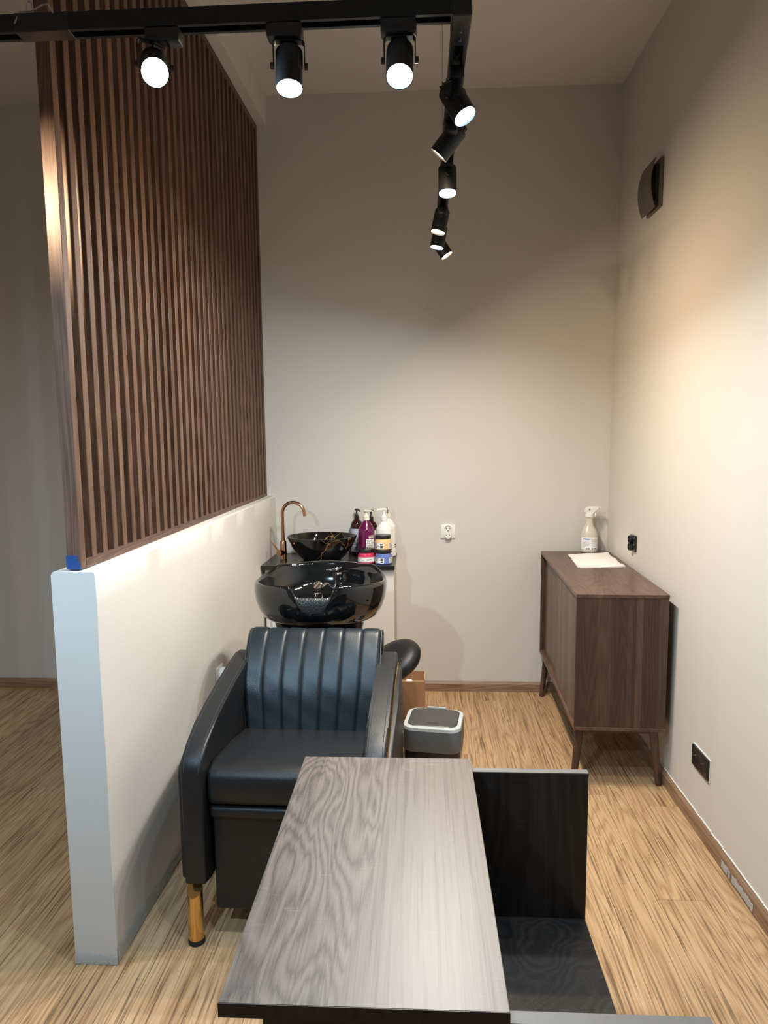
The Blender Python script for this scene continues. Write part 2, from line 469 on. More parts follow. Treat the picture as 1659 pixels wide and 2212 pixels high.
# plastered beam over the screen
bm = bm_new()
ring_l = []
for i in range(15):
    y = -2.6 + (FARY+2.6)*i/14
    t = max(0.0, min(1.0, (y-2.6)/1.4))
    bulge = 0.012*math.sin(t*math.pi)
    X = xs(y)+0.004
    ring_l.append([(X, y, 3.275), (X+0.004, y, 3.34), (X+0.010+bulge, y, CEIL+0.02), (X-0.22, y, CEIL+0.02), (X-0.22, y, 3.275)])
add_loft(bm, ring_l)
struct('ceiling_beam', bm, 'ceiling_paint', smooth=30, label='plastered ceiling beam over the slat screen')

# floor: underlay + single planks
bm = bm_new(); add_box(bm, (-3.3, -2.6, -0.05), (1.15, FARY, -0.009)); floor = struct('floor', bm, 'floor_underlay', label='oak laminate plank floor')
def planks():
    PW, PL, G = 0.158, 1.28, 0.0005
    cache = {}
    def plank_mesh(w, l):
        key = (round(w, 4), round(l, 4))
        if key not in cache:
            bm = bm_new(); add_box(bm, (-w/2+G, -l/2+G, -0.0085), (w/2-G, l/2-G, 0.0), 0.0007, 1)
            cache[key] = mesh_of(bm, 'plank', 0)
        return cache[key]
    x0 = 0.155
    rnd = random.Random(11)
    i = math.floor((-3.3-x0)/PW)
    while x0+i*PW < 1.09:
        a, b = max(-3.3, x0+i*PW), min(1.10, x0+(i+1)*PW)
        off = rnd.random()*PL
        if abs(x0+i*PW-0.945) < 0.09: off = 2.785
        if abs(x0+i*PW-0.787) < 0.09: off = 2.195
        if abs(x0+i*PW+1.74) < 0.08: off = 2.85
        y = off - math.ceil((off+2.6)/PL)*PL
        while y < FARY:
            c, d = max(-2.6, y), min(FARY, y+PL)
            if d-c > 0.03 and b-a > 0.01:
                o = link('plank', plank_mesh(b-a, d-c), 'floor_oak', floor)
                o.location = ((a+b)/2, (c+d)/2, 0)
            y += PL
        i += 1
planks()

# baseboards
def baseboard(name, pts_poly, axis, a, b, m, label):
    bm = bm_new(); add_prism(bm, pts_poly, axis, a, b); return struct(name, bm, m, label=label)
bp = [(FARY, 0), (FARY, 0.058), (FARY-0.006, 0.058), (FARY-0.016, 0.046), (FARY-0.018, 0)]
baseboard('baseboard_back', bp, 'X', -0.12, 0.98, 'baseboard_oak', 'brown wood baseboard at the foot of the far wall')
baseboard('baseboard_left', bp, 'X', -3.3, xs(4)-0.13, 'baseboard_oak', 'brown wood baseboard beyond the partition wall')
bb = baseboard('baseboard_right', [(xr(0)+0.001, 0), (xr(0)+0.001, 0.058), (xr(0)-0.006, 0.058), (xr(0)-0.016, 0.046), (xr(0)-0.018, 0)], 'Y', -2.6, FARY-0.018, 'baseboard_oak_y', 'brown wood baseboard along the right wall')
# white caulk line and glue patch on it
bm = bm_new()
rnd = random.Random(5)
ys_ = [-0.5+4.5*i/90 for i in range(91)]
for y0_, y1_ in zip(ys_[:-1], ys_[1:]):
    h = 0.0585+0.004*rnd.random()
    add_box(bm, (xr(0.06)-0.0035, y0_, 0.056), (xr(0.06)+0.001, y1_, h))
obj('caulk_line', bm, 'white_plaster', bb, smooth=0)
bm = bm_new()
n = 34; T = []; B = []
for i in range(n+1):
    y = 2.13+0.235*i/n
    T.append(bm.verts.new((xr(0)-0.0185, y, 0.033+0.008*rnd.random()))); B.append(bm.verts.new((xr(0)-0.0195, y, 0.006+0.007*rnd.random())))
for i in range(n):
    if i in (22, 23, 26): continue
    bm.faces.new((B[i], B[i+1], T[i+1], T[i]))
bmesh.ops.solidify(bm, geom=bm.faces[:], thickness=0.0015)
obj('glue_patch', bm, 'white_plaster', bb, smooth=0)

# ------------------------------------------------------------------ slat screen
def slat_screen():
    y0, y1 = 1.862, FARY-0.004
    zb, zt = 1.180, 3.274
    t = thing('slat_screen', 'dark walnut slat screen standing on the low partition wall', 'screen', (xs(2.9)-0.068, 2.9, zb))
    sk = math.atan(0.017)
    bm = bm_new(); add_box(bm, (-0.020, -0.0145, 0), (0.020, 0.0145, zt-zb-0.002), 0.0015, 1)
    me = mesh_of(bm, 'slat', 35)
    n = 33; pitch = (y1-y0-0.030)/(n-1)
    for i in range(n):
        y = y0+0.0145+i*pitch
        o = link('slat', me, 'slat_walnut', t)
        o.location = (xs(y)-0.068-t.location.x, y-t.location.y, (0.0125 if i else 0.0)+ (0.0 if i else 0.001))
        o.rotation_euler = (0, 0, -sk)
    for z0, z1, nm in ((0.0, 0.026, 'bottom_rail'), (zt-zb-0.032, zt-zb, 'top_rail')):
        bm = bm_new()
        ya = y0+0.0292
        P = [(xs(ya)-0.0475, ya), (xs(y1)-0.0475, y1), (xs(y1)-0.060, y1), (xs(ya)-0.060, ya)]
        P = [(p[0]-t.location.x, p[1]-t.location.y) for p in P]
        add_prism(bm, P, 'Z', z0, z1, 0.001, 1)
        obj(nm, bm, 'rail_walnut', t)
slat_screen()
# shorten slats so that they stand on the rail and stay below the beam
for o in [o for o in bpy.data.objects if o.name.startswith('slat') and o.data is not None]:
    if o.location.z > 0.005: o.scale.z = (3.274-1.180-0.014)/(3.274-1.180-0.002)
# blue masking tape on the first slat
bm = bm_new()
tx0, tx1 = xs(1.86)-0.0885, xs(1.86)-0.0515
pts = [(tx0, 1.185), (tx0+0.010, 1.1815), (tx1+0.006, 1.182), (tx1+0.001, 1.190), (tx1+0.0015, 1.200), (tx1-0.004, 1.207), (tx1-0.005, 1.221), (tx0, 1.221)]
add_prism(bm, pts, 'Y', 1.8585, 1.8605)
o = obj('masking_tape', bm, 'tape_blue', smooth=0); base_origin(o)
tag(o, 'scrap of blue masking tape at the foot of the slat screen', 'tape')

# ------------------------------------------------------------------ track lights
TZ = 2.350      # underside of the track
TY = 1.455      # cross track
TX = 0.085      # long track
def track(name, label, a, b, axis, w=0.035, h=0.033):
    t = thing(name, label, 'track rail', ((a[0]+b[0])/2, (a[1]+b[1])/2, TZ))
    L = (Vector(b)-Vector(a)).length
    def bx(u0, u1, v0, v1, z0, z1, bm):
        if axis == 'X': add_box(bm, (u0, v0, z0), (u1, v1, z1))
        else: add_box(bm, (v0, u0, z0), (v1, u1, z1))
    bm = bm_new()
    bx(-L/2, L/2, -w/2, w/2, 0.018, h, bm)
    bx(-L/2, L/2, -w/2, -w/2+0.008, 0, 0.018, bm); bx(-L/2, L/2, w/2-0.008, w/2, 0, 0.018, bm)
    obj('rail_body', bm, 'black_metal', t, smooth=0)
    for s in (-1, 1):
        bm = bm_new(); bx(s*L/2-(0.003 if s > 0 else 0), s*L/2+(0.003 if s < 0 else 0), -w/2-0.0008, w/2+0.0008, -0.0008, h+0.0008, bm)
        obj('end_cap', bm, 'black_plastic', t, smooth=0)
    bm = bm_new(); bx(-L/2+0.004, L/2-0.004, -0.0025, 0.0025, 0.0165, 0.0185, bm); obj('conductor_strip', bm, 'black_plastic', t, smooth=0)
    return t
tr1 = track('track_rail', 'black cross track rail hanging in front of the slat screen', (-2.6, TY, 0), (TX-0.0185, TY, 0), 'X')
tr2 = track('track_rail', 'long black track rail running towards the far wall', (TX, TY-0.0175, 0), (TX, 3.10, 0), 'Y')
# corner feed and joint sleeve
bm = bm_new(); add_box(bm, (TX-0.0190, TY-0.019, TZ-0.004), (TX+0.0190, TY+0.09, TZ+0.0345), 0.002, 1)
obj('corner_connector', bm, 'black_plastic', tr2, world=True)
bm = bm_new(); add_box(bm, (-0.80, TY-0.0182, TZ-0.0012), (-0.69, TY+0.0182, TZ+0.0345), 0.001, 1)
obj('joint_sleeve', bm, 'black_plastic', tr1, world=True)
for k in range(2):
    bm = bm_new(); add_lathe(bm, [(0, -0.003), (0.003, -0.003), (0.003, 0.001), (0, 0.001)], 10, (TX, TY+0.035+0.03*k, TZ-0.004)); obj('screw', bm, 'steel', tr2, world=True)

def lamp(label, adapter, bar, pivot, aim, kind, power=1.0, size=0, hl=0.082):
    a = Vector(aim).normalized()
    p = Vector(pivot)
    t = thing('track_spotlight', label, 'spotlight', (adapter[0], adapter[1], TZ), 0, 'spotlights on the black track')
    ax, ay = adapter
    lx, ly = (0.035, 0.0165) if bar == 'X' else (0.0165, 0.035)
    bm = bm_new(); add_box(bm, (ax-lx, ay-ly, TZ-0.027), (ax+lx, ay+ly, TZ+0.002), 0.005, 2); ad = obj('adapter', bm, 'black_plastic', t, world=True)
    # yoke
    h = a.cross(Vector((0, 0, 1)))
    if h.length < 0.25: h = Vector((1, 0, 0)) if bar == 'X' else Vector((0, 1, 0))
    h.normalize(); h.z = 0
    if h.x + 0.3*h.y < 0: h = -h
    top = Vector((p.x, p.y, TZ-0.030)); r = 0.0285
    f = Vector((0, 0, 1)).cross(h).normalized()
    bm = bm_new()
    def strip(A, B, n, wd=0.008, th=0.0011):
        d = (B-A).normalized(); n = n.normalized()
        s = d.cross(n).normalized()
        vs = [bm.verts.new(q + s*u*wd + n*w*th) for q in (A, B) for u, w in ((-1, -1), (1, -1), (1, 1), (-1, 1))]
        for q in ((0,1,2,3),(7,6,5,4),(0,4,5,1),(1,5,6,2),(2,6,7,3),(3,7,4,0)): bm.faces.new([vs[i] for i in q])
    e0, e1 = top-h*(r+0.002), top+h*(r+0.002)
    strip(e0+h*0.004, e1-h*0.004, Vector((0, 0, 1)))
    for s, e in ((-1, e0), (1, e1)):
        strip(e-h*s*0.004, e-Vector((0, 0, 0.005)), h*s+Vector((0, 0, 1)))
        strip(e-Vector((0, 0, 0.005)), p+h*s*(r+0.002), h)
    bm_link = bm
    add_tube(bm, [Vector((ax, ay, TZ-0.026)), Vector((ax, ay, TZ-0.031)), top], 0.004, 8)
    yk = obj('bracket', bm, 'black_metal', t, world=True)
    for s in (-1, 1):
        bm = bm_new(); q = p+h*s*(r+0.001); add_tube(bm, [q, q+h*s*0.0075], [0.0065, 0.006], 14); obj('knob', bm, 'black_plastic', yk, world=True)
    # head
    M = Matrix.Translation(p) @ a.to_track_quat('Z', 'Y').to_matrix().to_4x4()
    R0 = 0.0268
    f0, b0 = hl*0.60, -hl*0.40
    bm = bm_new()
    add_lathe(bm, [(0, b0-0.012), (0.013, b0-0.012), (0.0165, b0-0.009), (0.0175, b0-0.001), (R0-0.003, b0), (R0, b0+0.004), (R0, f0*0.25), (R0-0.0008, f0*0.25+0.0005), (R0-0.0008, f0*0.25+0.0015), (R0, f0*0.25+0.002), (R0, f0), (R0-0.0015, f0), (R0-0.0018, f0-0.010), (0, f0-0.010)], 32, M=M)
    body = obj('lamp_body', bm, 'black_metal', t, world=True)
    bm = bm_new()
    for k in range(10):
        w = 2*math.pi*k/10
        add_box(bm, (0.010, -0.001, b0-0.013), (0.0185, 0.001, b0-0.001), M=M @ Matrix.Rotation(w, 4, 'Z'))
    obj('heat_sink', bm, 'black_metal', body, world=True, smooth=0)
    bm = bm_new(); add_lathe(bm, [(0, f0-0.0015), (0.016, f0-0.0022), (R0-0.0022, f0-0.005), (R0-0.0022, f0-0.0095)], 32, M=M)
    obj('lens', bm, 'lens_'+kind, t, world=True, label='glowing round lens')
    bm = bm_new(); bk = M @ Vector((0, 0, b0-0.010)); mid = (bk+top)/2 + f*0.006
    add_tube(bm, [top+Vector((0, 0, 0.001)), mid, bk], 0.0027, 8); obj('cord', bm, 'black_plastic', t, world=True)
    ld = bpy.data.lights.new('spot_light', 'AREA')
    ld.shape = 'DISK'; ld.size = 2*(R0-0.0025)
    ld.energy = SPOT_W*power; ld.color = {'cool': COOL, 'neutral': NEUT, 'warm': WARM}[kind]
    if size: ld.spread = R(size)
    lo = bpy.data.objects.new('spot_light', ld); COL.objects.link(lo)
    lo.parent = t
    Ml = Matrix.Translation(p + a*(f0+0.0008) - t.location) @ a.to_track_quat('-Z', 'Y').to_matrix().to_4x4()
    lo.matrix_local = Ml
    return t

lamp('white spotlight on the cross track in front of the dark slats', (-0.505, TY), 'X', (-0.520, 1.435, 2.275), (0.28, -0.72, -0.60), 'cool', 1.0)
lamp('middle white spotlight of the cross track, pointing down', (-0.262, TY), 'X', (-0.255, TY, 2.275), (0.03, -0.25, -0.96), 'neutral', 0.8)
lamp('bluish spotlight on the cross track next to the corner', (-0.038, TY), 'X', (-0.036, TY, 2.278), (0.0, -0.52, -0.85), 'cool', 0.8)
lamp('white spotlight turned to the right wall, first on the long track', (TX, 1.66), 'Y', (TX-0.002, 1.655, 2.290), (0.42, -0.30, -0.85), 'cool', 0.36)
lamp('dark-sided spotlight turned away to the left on the long track', (TX, 1.93), 'Y', (TX, 1.95, 2.325), (-0.62, 0.17, -0.70), 'warm', 0.75)
lamp('white spotlight below the turned-away one on the long track', (TX, 2.17), 'Y', (TX, 2.16, 2.300), (0.0, -0.22, -0.97), 'neutral', 1.2)
lamp('warm spotlight above the last two of the long track', (TX, 2.62), 'Y', (TX-0.006, 2.62, 2.318), (-0.22, -0.10, -0.96), 'warm', 1.3)
lamp('white spotlight, last but one on the long track', (TX, 2.79), 'Y', (TX-0.006, 2.80, 2.312), (-0.20, -0.06, -0.97), 'neutral', 1.9)
lamp('warm spotlight at the far end of the long track', (TX, 2.97), 'Y', (TX+0.004, 2.97, 2.315), (0.52, -0.10, -0.83), 'warm', 1.35)
# lamps out of view; those over the left room are added to brighten it
lamp('warm spotlight beyond the slat screen on the cross track', (-1.30, TY), 'X', (-1.30, TY, 2.28), (0.33, 0.42, -0.11), 'warm', 0.13, size=50)
lamp('added unseen spotlight brightening the room beyond the slat screen', (-1.75, TY), 'X', (-1.75, TY, 2.28), (-0.15, 0.15, -0.95), 'warm', 0.5)  # added fill lamp, brightens the room on the left
lamp('added unseen spotlight at the outer end of the cross track', (-2.25, TY), 'X', (-2.25, TY, 2.28), (0.0, -0.2, -0.97), 'neutral', 0.6)  # added as well, lifts the left room and the ceiling bounce
tr3 = track('track_rail', 'second cross track rail behind the viewer', (-1.6, 0.1, 0), (0.9, 0.1, 0), 'X')
lamp('cool spotlight behind the viewer lighting the partition end', (-0.95, 0.10), 'X', (-0.95, 0.10, 2.28), (-0.02, 0.80, -0.55), 'cool', 0.78, size=80)

# hanging chain, hook and wires
def chain():
    t = thing('hanging_chain', 'thin metal chain holding up the cross track', 'chain', (-0.775, TY, TZ+0.033))
    z = 0.012; k = 0
    bm = bm_new()
    pts = []
    for i in range(17):
        w = 2*math.pi*i/16
        pts.append((0.0055*math.cos(w)*(1.0), 0.0, 0.0145*math.sin(w)))
    add_tube(bm, pts, 0.0013, 6, caps=False)
    me = mesh_of(bm, 'link', 60)
    top = CEIL-(TZ+0.033)
    while z+0.0145 < top-0.001:
        o = link('link', me, 'steel', t); o.location = (-0.02*z, 0, z+0.008); o.rotation_euler = (0, 0, R(20)+(R(90) if k % 2 else 0)); z += 0.0245; k += 1
    bm = bm_new(); add_tube(bm, [(-0.022, -0.021, -0.02), (-0.014, -0.014, 0.006), (0.006, -0.006, 0.010), (0.030, -0.008, 0.020), (0.045, -0.016, 0.016), (0.058, -0.021, -0.004)], 0.0014, 6)
    obj('hook_wire', bm, 'steel', t)
chain()
def wire(label, x, y, x2, y2, z0=None):
    z0 = z0 or TZ+0.033
    bm = bm_new(); add_tube(bm, [(x, y, z0), (x2, y2, CEIL)], 0.0011, 6)
    o = obj('suspension_wire', bm, 'steel'); 
    o.data.transform(Matrix.Translation((-x, -y, -z0))); o.location = (x, y, z0)
    tag(o, label, 'wire', 'thin wires holding up the black track')
wire('thin wire rising from the cross track near its corner', -0.005, TY, -0.003, TY)
wire('thin wire rising from the corner of the two tracks', 0.079, TY+0.02, 0.080, TY+0.02)
wire('thin wire rising from the long track behind the first spotlight', 0.080, 1.76, 0.078, 1.74)
wire('thin wire rising from the long track above the third spotlight', 0.072, 2.20, 0.070, 2.18)

# ------------------------------------------------------------------ wall fittings
def wall_matrix_right(y, z, x=None):
    # local x -> -Y... plate plane: local X = along +Y, local Y = up, local Z = out of wall (-X)
    return Matrix(((0, 0, -1, (xr(z) if x is None else x)), (1, 0, 0, y), (0, 1, 0, z), (0, 0, 0, 1)))
def wall_matrix_far(x, z):
    return Matrix(((1, 0, 0, x), (0, 0, -1, FARY), (0, 1, 0, z), (0, 0, 0, 1)))
def wall_matrix_part(y, z):
    return Matrix(((0, 0, 1, xs(y)), (1, 0, 0, y), (0, 1, 0, z), (0, 0, 0, 1)))
def plate_bm(w, h, th, M, bev=0.003):
    bm = bm_new(); add_box(bm, (-w/2, -h/2, 0), (w/2, h/2, th), bev, 2); bmesh.ops.transform(bm, matrix=M, verts=bm.verts[:]); return bm
def lathe_bm(prof, M, off=(0,0,0), seg=24, sx=1, sy=1):
    bm = bm_new(); add_lathe(bm, prof, seg, off, sx=sx, sy=sy); bmesh.ops.transform(bm, matrix=M, verts=bm.verts[:]); return bm

# white double socket, far wall
M = wall_matrix_far(0.163, 0.973)
t = thing('wall_socket', 'white double socket on the far wall', 'socket', (0.163, FARY, 0.930))
obj('cover_plate', plate_bm(0.084, 0.082, 0.010, M), 'white_plastic', t, world=True)
bm = bm_new()
V = []
pts = rrect(0.040, 0.080, 0.0195, 8)
add_loft(bm, [[(x, y, 0.010) for x, y in pts], [(x, y, 0.020 + (0.008 if y < 0 else 0)) for x, y in pts], [(x*0.86, y*0.93, 0.0205+(0.008 if y < 0 else 0)) for x, y in pts], [(x*0.80, y*0.90, 0.013) for x, y in pts]])
bmesh.ops.transform(bm, matrix=M, verts=bm.verts[:]); obj('socket_body', bm, 'white_plastic', t, world=True)
for zc in (0.018, -0.021):
    for xo in (-0.009, 0.009):
        obj('pin_hole', lathe_bm([(0, 0.0145), (0.0028, 0.0145), (0.0028, 0.012), (0, 0.012)], M, (xo, zc, 0)), 'black_plastic', t, world=True)
    bm = bm_new(); add_tube(bm, [(0, zc-0.010, 0.012), (0, zc-0.010, 0.024)], 0.0024, 10); bmesh.ops.transform(bm, matrix=M, verts=bm.verts[:]); obj('earth_pin', bm, 'steel', t, world=True)

# black double socket above the sideboard (deep round double body on a square plate)
M = wall_matrix_right(3.560, 0.983)
t = thing('wall_socket', 'black double socket above the sideboard', 'socket', (xr(0.94), 3.560, 0.940))
obj('cover_plate', plate_bm(0.082, 0.082, 0.011, M), 'black_gloss', t, world=True)
for zc in (0.019, -0.019):
    obj('socket_body', lathe_bm([(0, 0.008), (0.0205, 0.008), (0.0205, 0.026), (0.0185, 0.0285), (0.016, 0.0285), (0.015, 0.016), (0, 0.016)], M, (0.004, zc, 0)), 'black_gloss', t, world=True)
    bm = bm_new(); add_tube(bm, [(0.004, zc, 0.015), (0.004, zc, 0.030)], 0.0022, 10); bmesh.ops.transform(bm, matrix=M, verts=bm.verts[:]); obj('earth_pin', bm, 'steel', t, world=True)
# black double socket low on the right wall
M = wall_matrix_right(2.616, 0.277)
t = thing('wall_socket', 'wide black double socket low on the right wall', 'socket', (xr(0.23), 2.616, 0.236))
bm = bm_new(); add_box(bm, (-0.080, -0.044, -0.001), (0.080, 0.044, 0.0025)); bmesh.ops.transform(bm, matrix=M, verts=bm.verts[:]); obj('plaster_edge', bm, 'white_plaster', t, world=True, smooth=0)
obj('cover_plate', plate_bm(0.152, 0.080, 0.011, M), 'black_plastic', t, world=True)
for yo in (-0.036, 0.036):
    obj('socket_body', lathe_bm([(0.020, 0.0115), (0.022, 0.0125), (0.0235, 0.0115), (0.0235, 0.010), (0.0, 0.010), (0, 0.0095)], M, (yo, 0, 0)), 'black_plastic', t, world=True)
    obj('socket_well', lathe_bm([(0, 0.0108), (0.0195, 0.0108), (0.0195, 0.010), (0, 0.010)], M, (yo, 0, 0)), 'rubber', t, world=True)
    bm = bm_new(); add_tube(bm, [(yo, 0.010, 0.010), (yo, 0.010, 0.019)], 0.0024, 10); bmesh.ops.transform(bm, matrix=M, verts=bm.verts[:]); obj('earth_pin', bm, 'chrome', t, world=True)
# grey round socket on the partition, half hidden by the chair
M = wall_matrix_part(2.88, 0.515)
t = thing('wall_socket', 'grey socket on the partition wall, half hidden by the chair arm', 'socket', (xs(2.88), 2.88, 0.47))
obj('cover_plate', plate_bm(0.082, 0.082, 0.010, M), 'white_plastic', t, world=True)
obj('socket_body', lathe_bm([(0.034, 0.008), (0.034, 0.040), (0.031, 0.044), (0.020, 0.044), (0.019, 0.030), (0, 0.030)], M), 'white_plastic', t, world=True)

# extractor fan with curved cover
t = thing('extractor_fan', 'dark grey wall fan with a bowed cover, high on the right wall', 'fan', (xr(2.6), 3.43, 2.56))
M = wall_matrix_right(3.445, 2.672)
obj('back_plate', plate_bm(0.190, 0.215, 0.016, M, 0.004), 'fan_grey', t, world=True)
bm = bm_new(); add_box(bm, (-0.075, -0.085, 0.012), (0.075, 0.085, 0.030), 0.003, 1); bmesh.ops.transform(bm, matrix=M, verts=bm.verts[:]); obj('inner_frame', bm, 'black_plastic', t, world=True)
bm = bm_new(); rings = []
nv = 14
for i in range(nv+1):
    v = -0.108+0.216*i/nv
    d = 0.034+0.021*(1-(v/0.108)**2)
    rings.append([(-0.092, v, d), (0.092, v, d), (0.092, v, d+0.004), (-0.092, v, d+0.004)])
add_loft(bm, rings); bmesh.ops.transform(bm, matrix=M, verts=bm.verts[:]); obj('front_cover', bm, 'fan_grey', t, world=True, smooth=30)
for sy_ in (-1, 1):
    for sx_ in (-1, 1):
        bm = bm_new(); add_tube(bm, [(sx_*0.07, sy_*0.08, 0.010), (sx_*0.07, sy_*0.08, 0.040)], 0.004, 8); bmesh.ops.transform(bm, matrix=M, verts=bm.verts[:]); obj('spacer', bm, 'black_plastic', t, world=True)

# ------------------------------------------------------------------ reception desk module in the foreground
def desk():
    t = thing('desk', 'dark grey oak desk in front, narrow top with open lower shelf', 'desk', (0.06, 1.265, 0))
    def W(name, mn, mx, m, bev=0.0008):
        bm = bm_new(); add_box(bm, mn, mx, bev, 1); return obj(name, bm, m, t, world=True, smooth=0)
    x0, x1, xe = -0.290, 0.122, 0.405
    W('tabletop', (x0, 0.887, 0.728), (x1, 1.645, 0.750), 'desk_oak', 0.001)
    W('front_edge', (x0, 0.8862, 0.7282), (x1, 0.887, 0.7498), 'desk_oak_shaded', 0)
    for nm, y0, y1 in (('end_panel', 1.622, 1.642), ('end_panel', 0.893, 0.915)):
        p = W(nm, (x0+0.062, y0, 0.0), (xe, y1, 0.7255), 'desk_oak_shaded')
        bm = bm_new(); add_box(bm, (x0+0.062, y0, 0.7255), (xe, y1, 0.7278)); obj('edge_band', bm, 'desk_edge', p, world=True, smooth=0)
    W('shelf', (x0+0.062, 0.9152, 0.330), (xe-0.002, 1.6218, 0.350), 'desk_oak_shaded')
    W('side_panel', (x0+0.062, 0.9152, 0.3502), (x0+0.080, 1.6218, 0.7278), 'desk_oak_shaded')  # unseen panel added to stop light entering from the left
    W('bottom_board', (x0+0.062, 0.9152, 0.05), (xe-0.002, 1.6218, 0.068), 'desk_oak_shaded')
desk()

# ------------------------------------------------------------------ sideboard
def sideboard():
    t = thing('sideboard', 'walnut sideboard on splayed legs against the right wall', 'sideboard', (0.664, 2.936, 0), R(-1.9))
    Wd, Ln, zb, zt, th = 0.386, 1.095, 0.258, 0.862, 0.016
    def B(name, mn, mx, m, bev=0.0012, par=t):
        bm = bm_new(); add_box(bm, mn, mx, bev, 1); return obj(name, bm, m, par, smooth=0)
    B('top_board', (0, 0, zt-th), (Wd, Ln, zt), 'cabinet_walnut_top')
    B('bottom_board', (0, 0, zb), (Wd, Ln, zb+th), 'cabinet_walnut_top')
    B('side_panel', (0.001, 0.0015, zb+th), (Wd-0.001, th, zt-th), 'cabinet_walnut')
    B('side_panel', (0.001, Ln-th, zb+th), (Wd-0.001, Ln-0.0015, zt-th), 'cabinet_walnut')
    B('back_panel', (Wd-0.008, th, zb+th), (Wd-0.003, Ln-th, zt-th), 'cabinet_walnut')
    B('shelf', (0.05, th, 0.55), (Wd-0.009, Ln-th, 0.565), 'cabinet_walnut_top')
    B('door', (0.010, th+0.001, zb+th+0.002), (0.022, Ln*0.52, zt-th-0.002), 'cabinet_door')
    B('door', (0.026, Ln*0.48, zb+th+0.002), (0.038, Ln-th-0.001, zt-th-0.002), 'cabinet_door')
    B('door_track', (0.002, th, zb+th), (0.044, Ln-th, zb+th+0.0018), 'cabinet_walnut_top')
    # leg frame
    B('leg_frame', (0.045, 0.05, zb-0.030), (Wd-0.045, 0.075, zb-0.0002), 'cabinet_walnut')
    B('leg_frame', (0.045, Ln-0.075, zb-0.030), (Wd-0.045, Ln-0.05, zb-0.0002), 'cabinet_walnut')
    for sx_, x in ((-1, 0.035), (1, Wd-0.035)):
        for sy_, y in ((-1, 0.055), (1, Ln-0.055)):
            bm = bm_new(); add_tube(bm, [(x+sx_*0.026, y+sy_*0.018, 0.0), (x+sx_*0.025, y+sy_*0.017, 0.006), (x, y, zb-0.0005)], [0.012, 0.0135, 0.020], 18)
            obj('leg', bm, 'cabinet_walnut', t)
    return t
sideboard()
SZ = 0.862
# folded white paper towel
def towel():
    bm = bm_new()
    C = [Vector(p) for p in ((0.800, 3.525, 0), (1.040, 3.535, 0), (1.062, 3.955, 0), (0.830, 3.905, 0))]
    n = 18; rnd = random.Random(4)
    top = [[None]*(n+1) for _ in range(n+1)]; bot = [[None]*(n+1) for _ in range(n+1)]
    for i in range(n+1):
        for j in range(n+1):
            u, v = i/n, j/n
            p = C[0]*(1-u)*(1-v)+C[1]*u*(1-v)+C[2]*u*v+C[3]*(1-u)*v
            edge = (i in (0, n)) or (j in (0, n))
            w = 0.006+0.0022*math.sin(9*u+4*v)+0.0018*math.sin(13*v-5*u)+0.0008*rnd.random()
            if i == 0 and j < 4: w += 0.008*(1-j/4)
            if edge: w -= 0.002
            k = 0.004*math.sin(11*u+1)*(1 if j in (0, n) else 0)
            top[i][j] = bm.verts.new((p.x+0.003*math.sin(14*v)*(i in (0, n)), p.y+k, SZ+w)); bot[i][j] = bm.verts.new((p.x, p.y+k*0.8, SZ+0.0006))
    for i in range(n):
        for j in range(n):
            bm.faces.new((top[i][j], top[i+1][j], top[i+1][j+1], top[i][j+1])); bm.faces.new((bot[i][j], bot[i][j+1], bot[i+1][j+1], bot[i+1][j]))
    for i in range(n):
        bm.faces.new((top[i][0], bot[i][0], bot[i+1][0], top[i+1][0])); bm.faces.new((top[i][n], top[i+1][n], bot[i+1][n], bot[i][n]))
        bm.faces.new((top[0][i], top[0][i+1], bot[0][i+1], bot[0][i])); bm.faces.new((top[n][i], bot[n][i], bot[n][i+1], top[n][i+1]))
    o = obj('paper_towel', bm, 'paper', smooth=50); base_origin(o)
    tag(o, 'folded white paper towel lying on the sideboard', 'paper towel')
    bm = bm_new(); add_prism(bm, [(0.0, 0), (0.055, -0.002), (0.012, 0.045)], 'Z', 0.0085, 0.0105)
    bmesh.ops.transform(bm, matrix=Matrix.Translation((0.803, 3.545, SZ)), verts=bm.verts[:])
    obj('folded_corner', bm, 'paper', o, smooth=0, world=True)
towel()

# wrapped labels and lettering on round things
def wrap_patch(par, c, r, a0, a1, z0, z1, m, name='label', n=14, th=0.0004):
    """a0..a1 in degrees from the camera-facing side (-Y), positive to the right (+X)"""
    bm = bm_new(); A = []; Bv = []
    for i in range(n+1):
        a = R(a0+(a1-a0)*i/n)
        x, y = c[0]+(r+th)*math.sin(a), c[1]-(r+th)*math.cos(a)
        A.append(bm.verts.new((x, y, z0))); Bv.append(bm.verts.new((x, y, z1)))
    for i in range(n): bm.faces.new((A[i], A[i+1], Bv[i+1], Bv[i]))
    return obj(name, bm, m, par, world=True, smooth=60)
def wrap_text(par, txt, c, r, a0, z, size, m, th=0.0009, bold=False, width=None):
    me = text_mesh(txt, size, bold)
    xsr = [v.co.x for v in me.vertices] or [0]
    k = 1.0 if width is None else width/max(1e-6, max(xsr)-min(xsr))
    for v in me.vertices:
        a = R(a0)+v.co.x*k/r
        v.co = (c[0]+(r+th)*math.sin(a), c[1]-(r+th)*math.cos(a), z+v.co.y)
    Mp = mat4(par); pp = par.parent
    while pp is not None: Mp = mat4(pp) @ Mp; pp = pp.parent
    me.transform(Mp.inverted())
    me.materials.clear()
    return link('lettering', me, m, par)
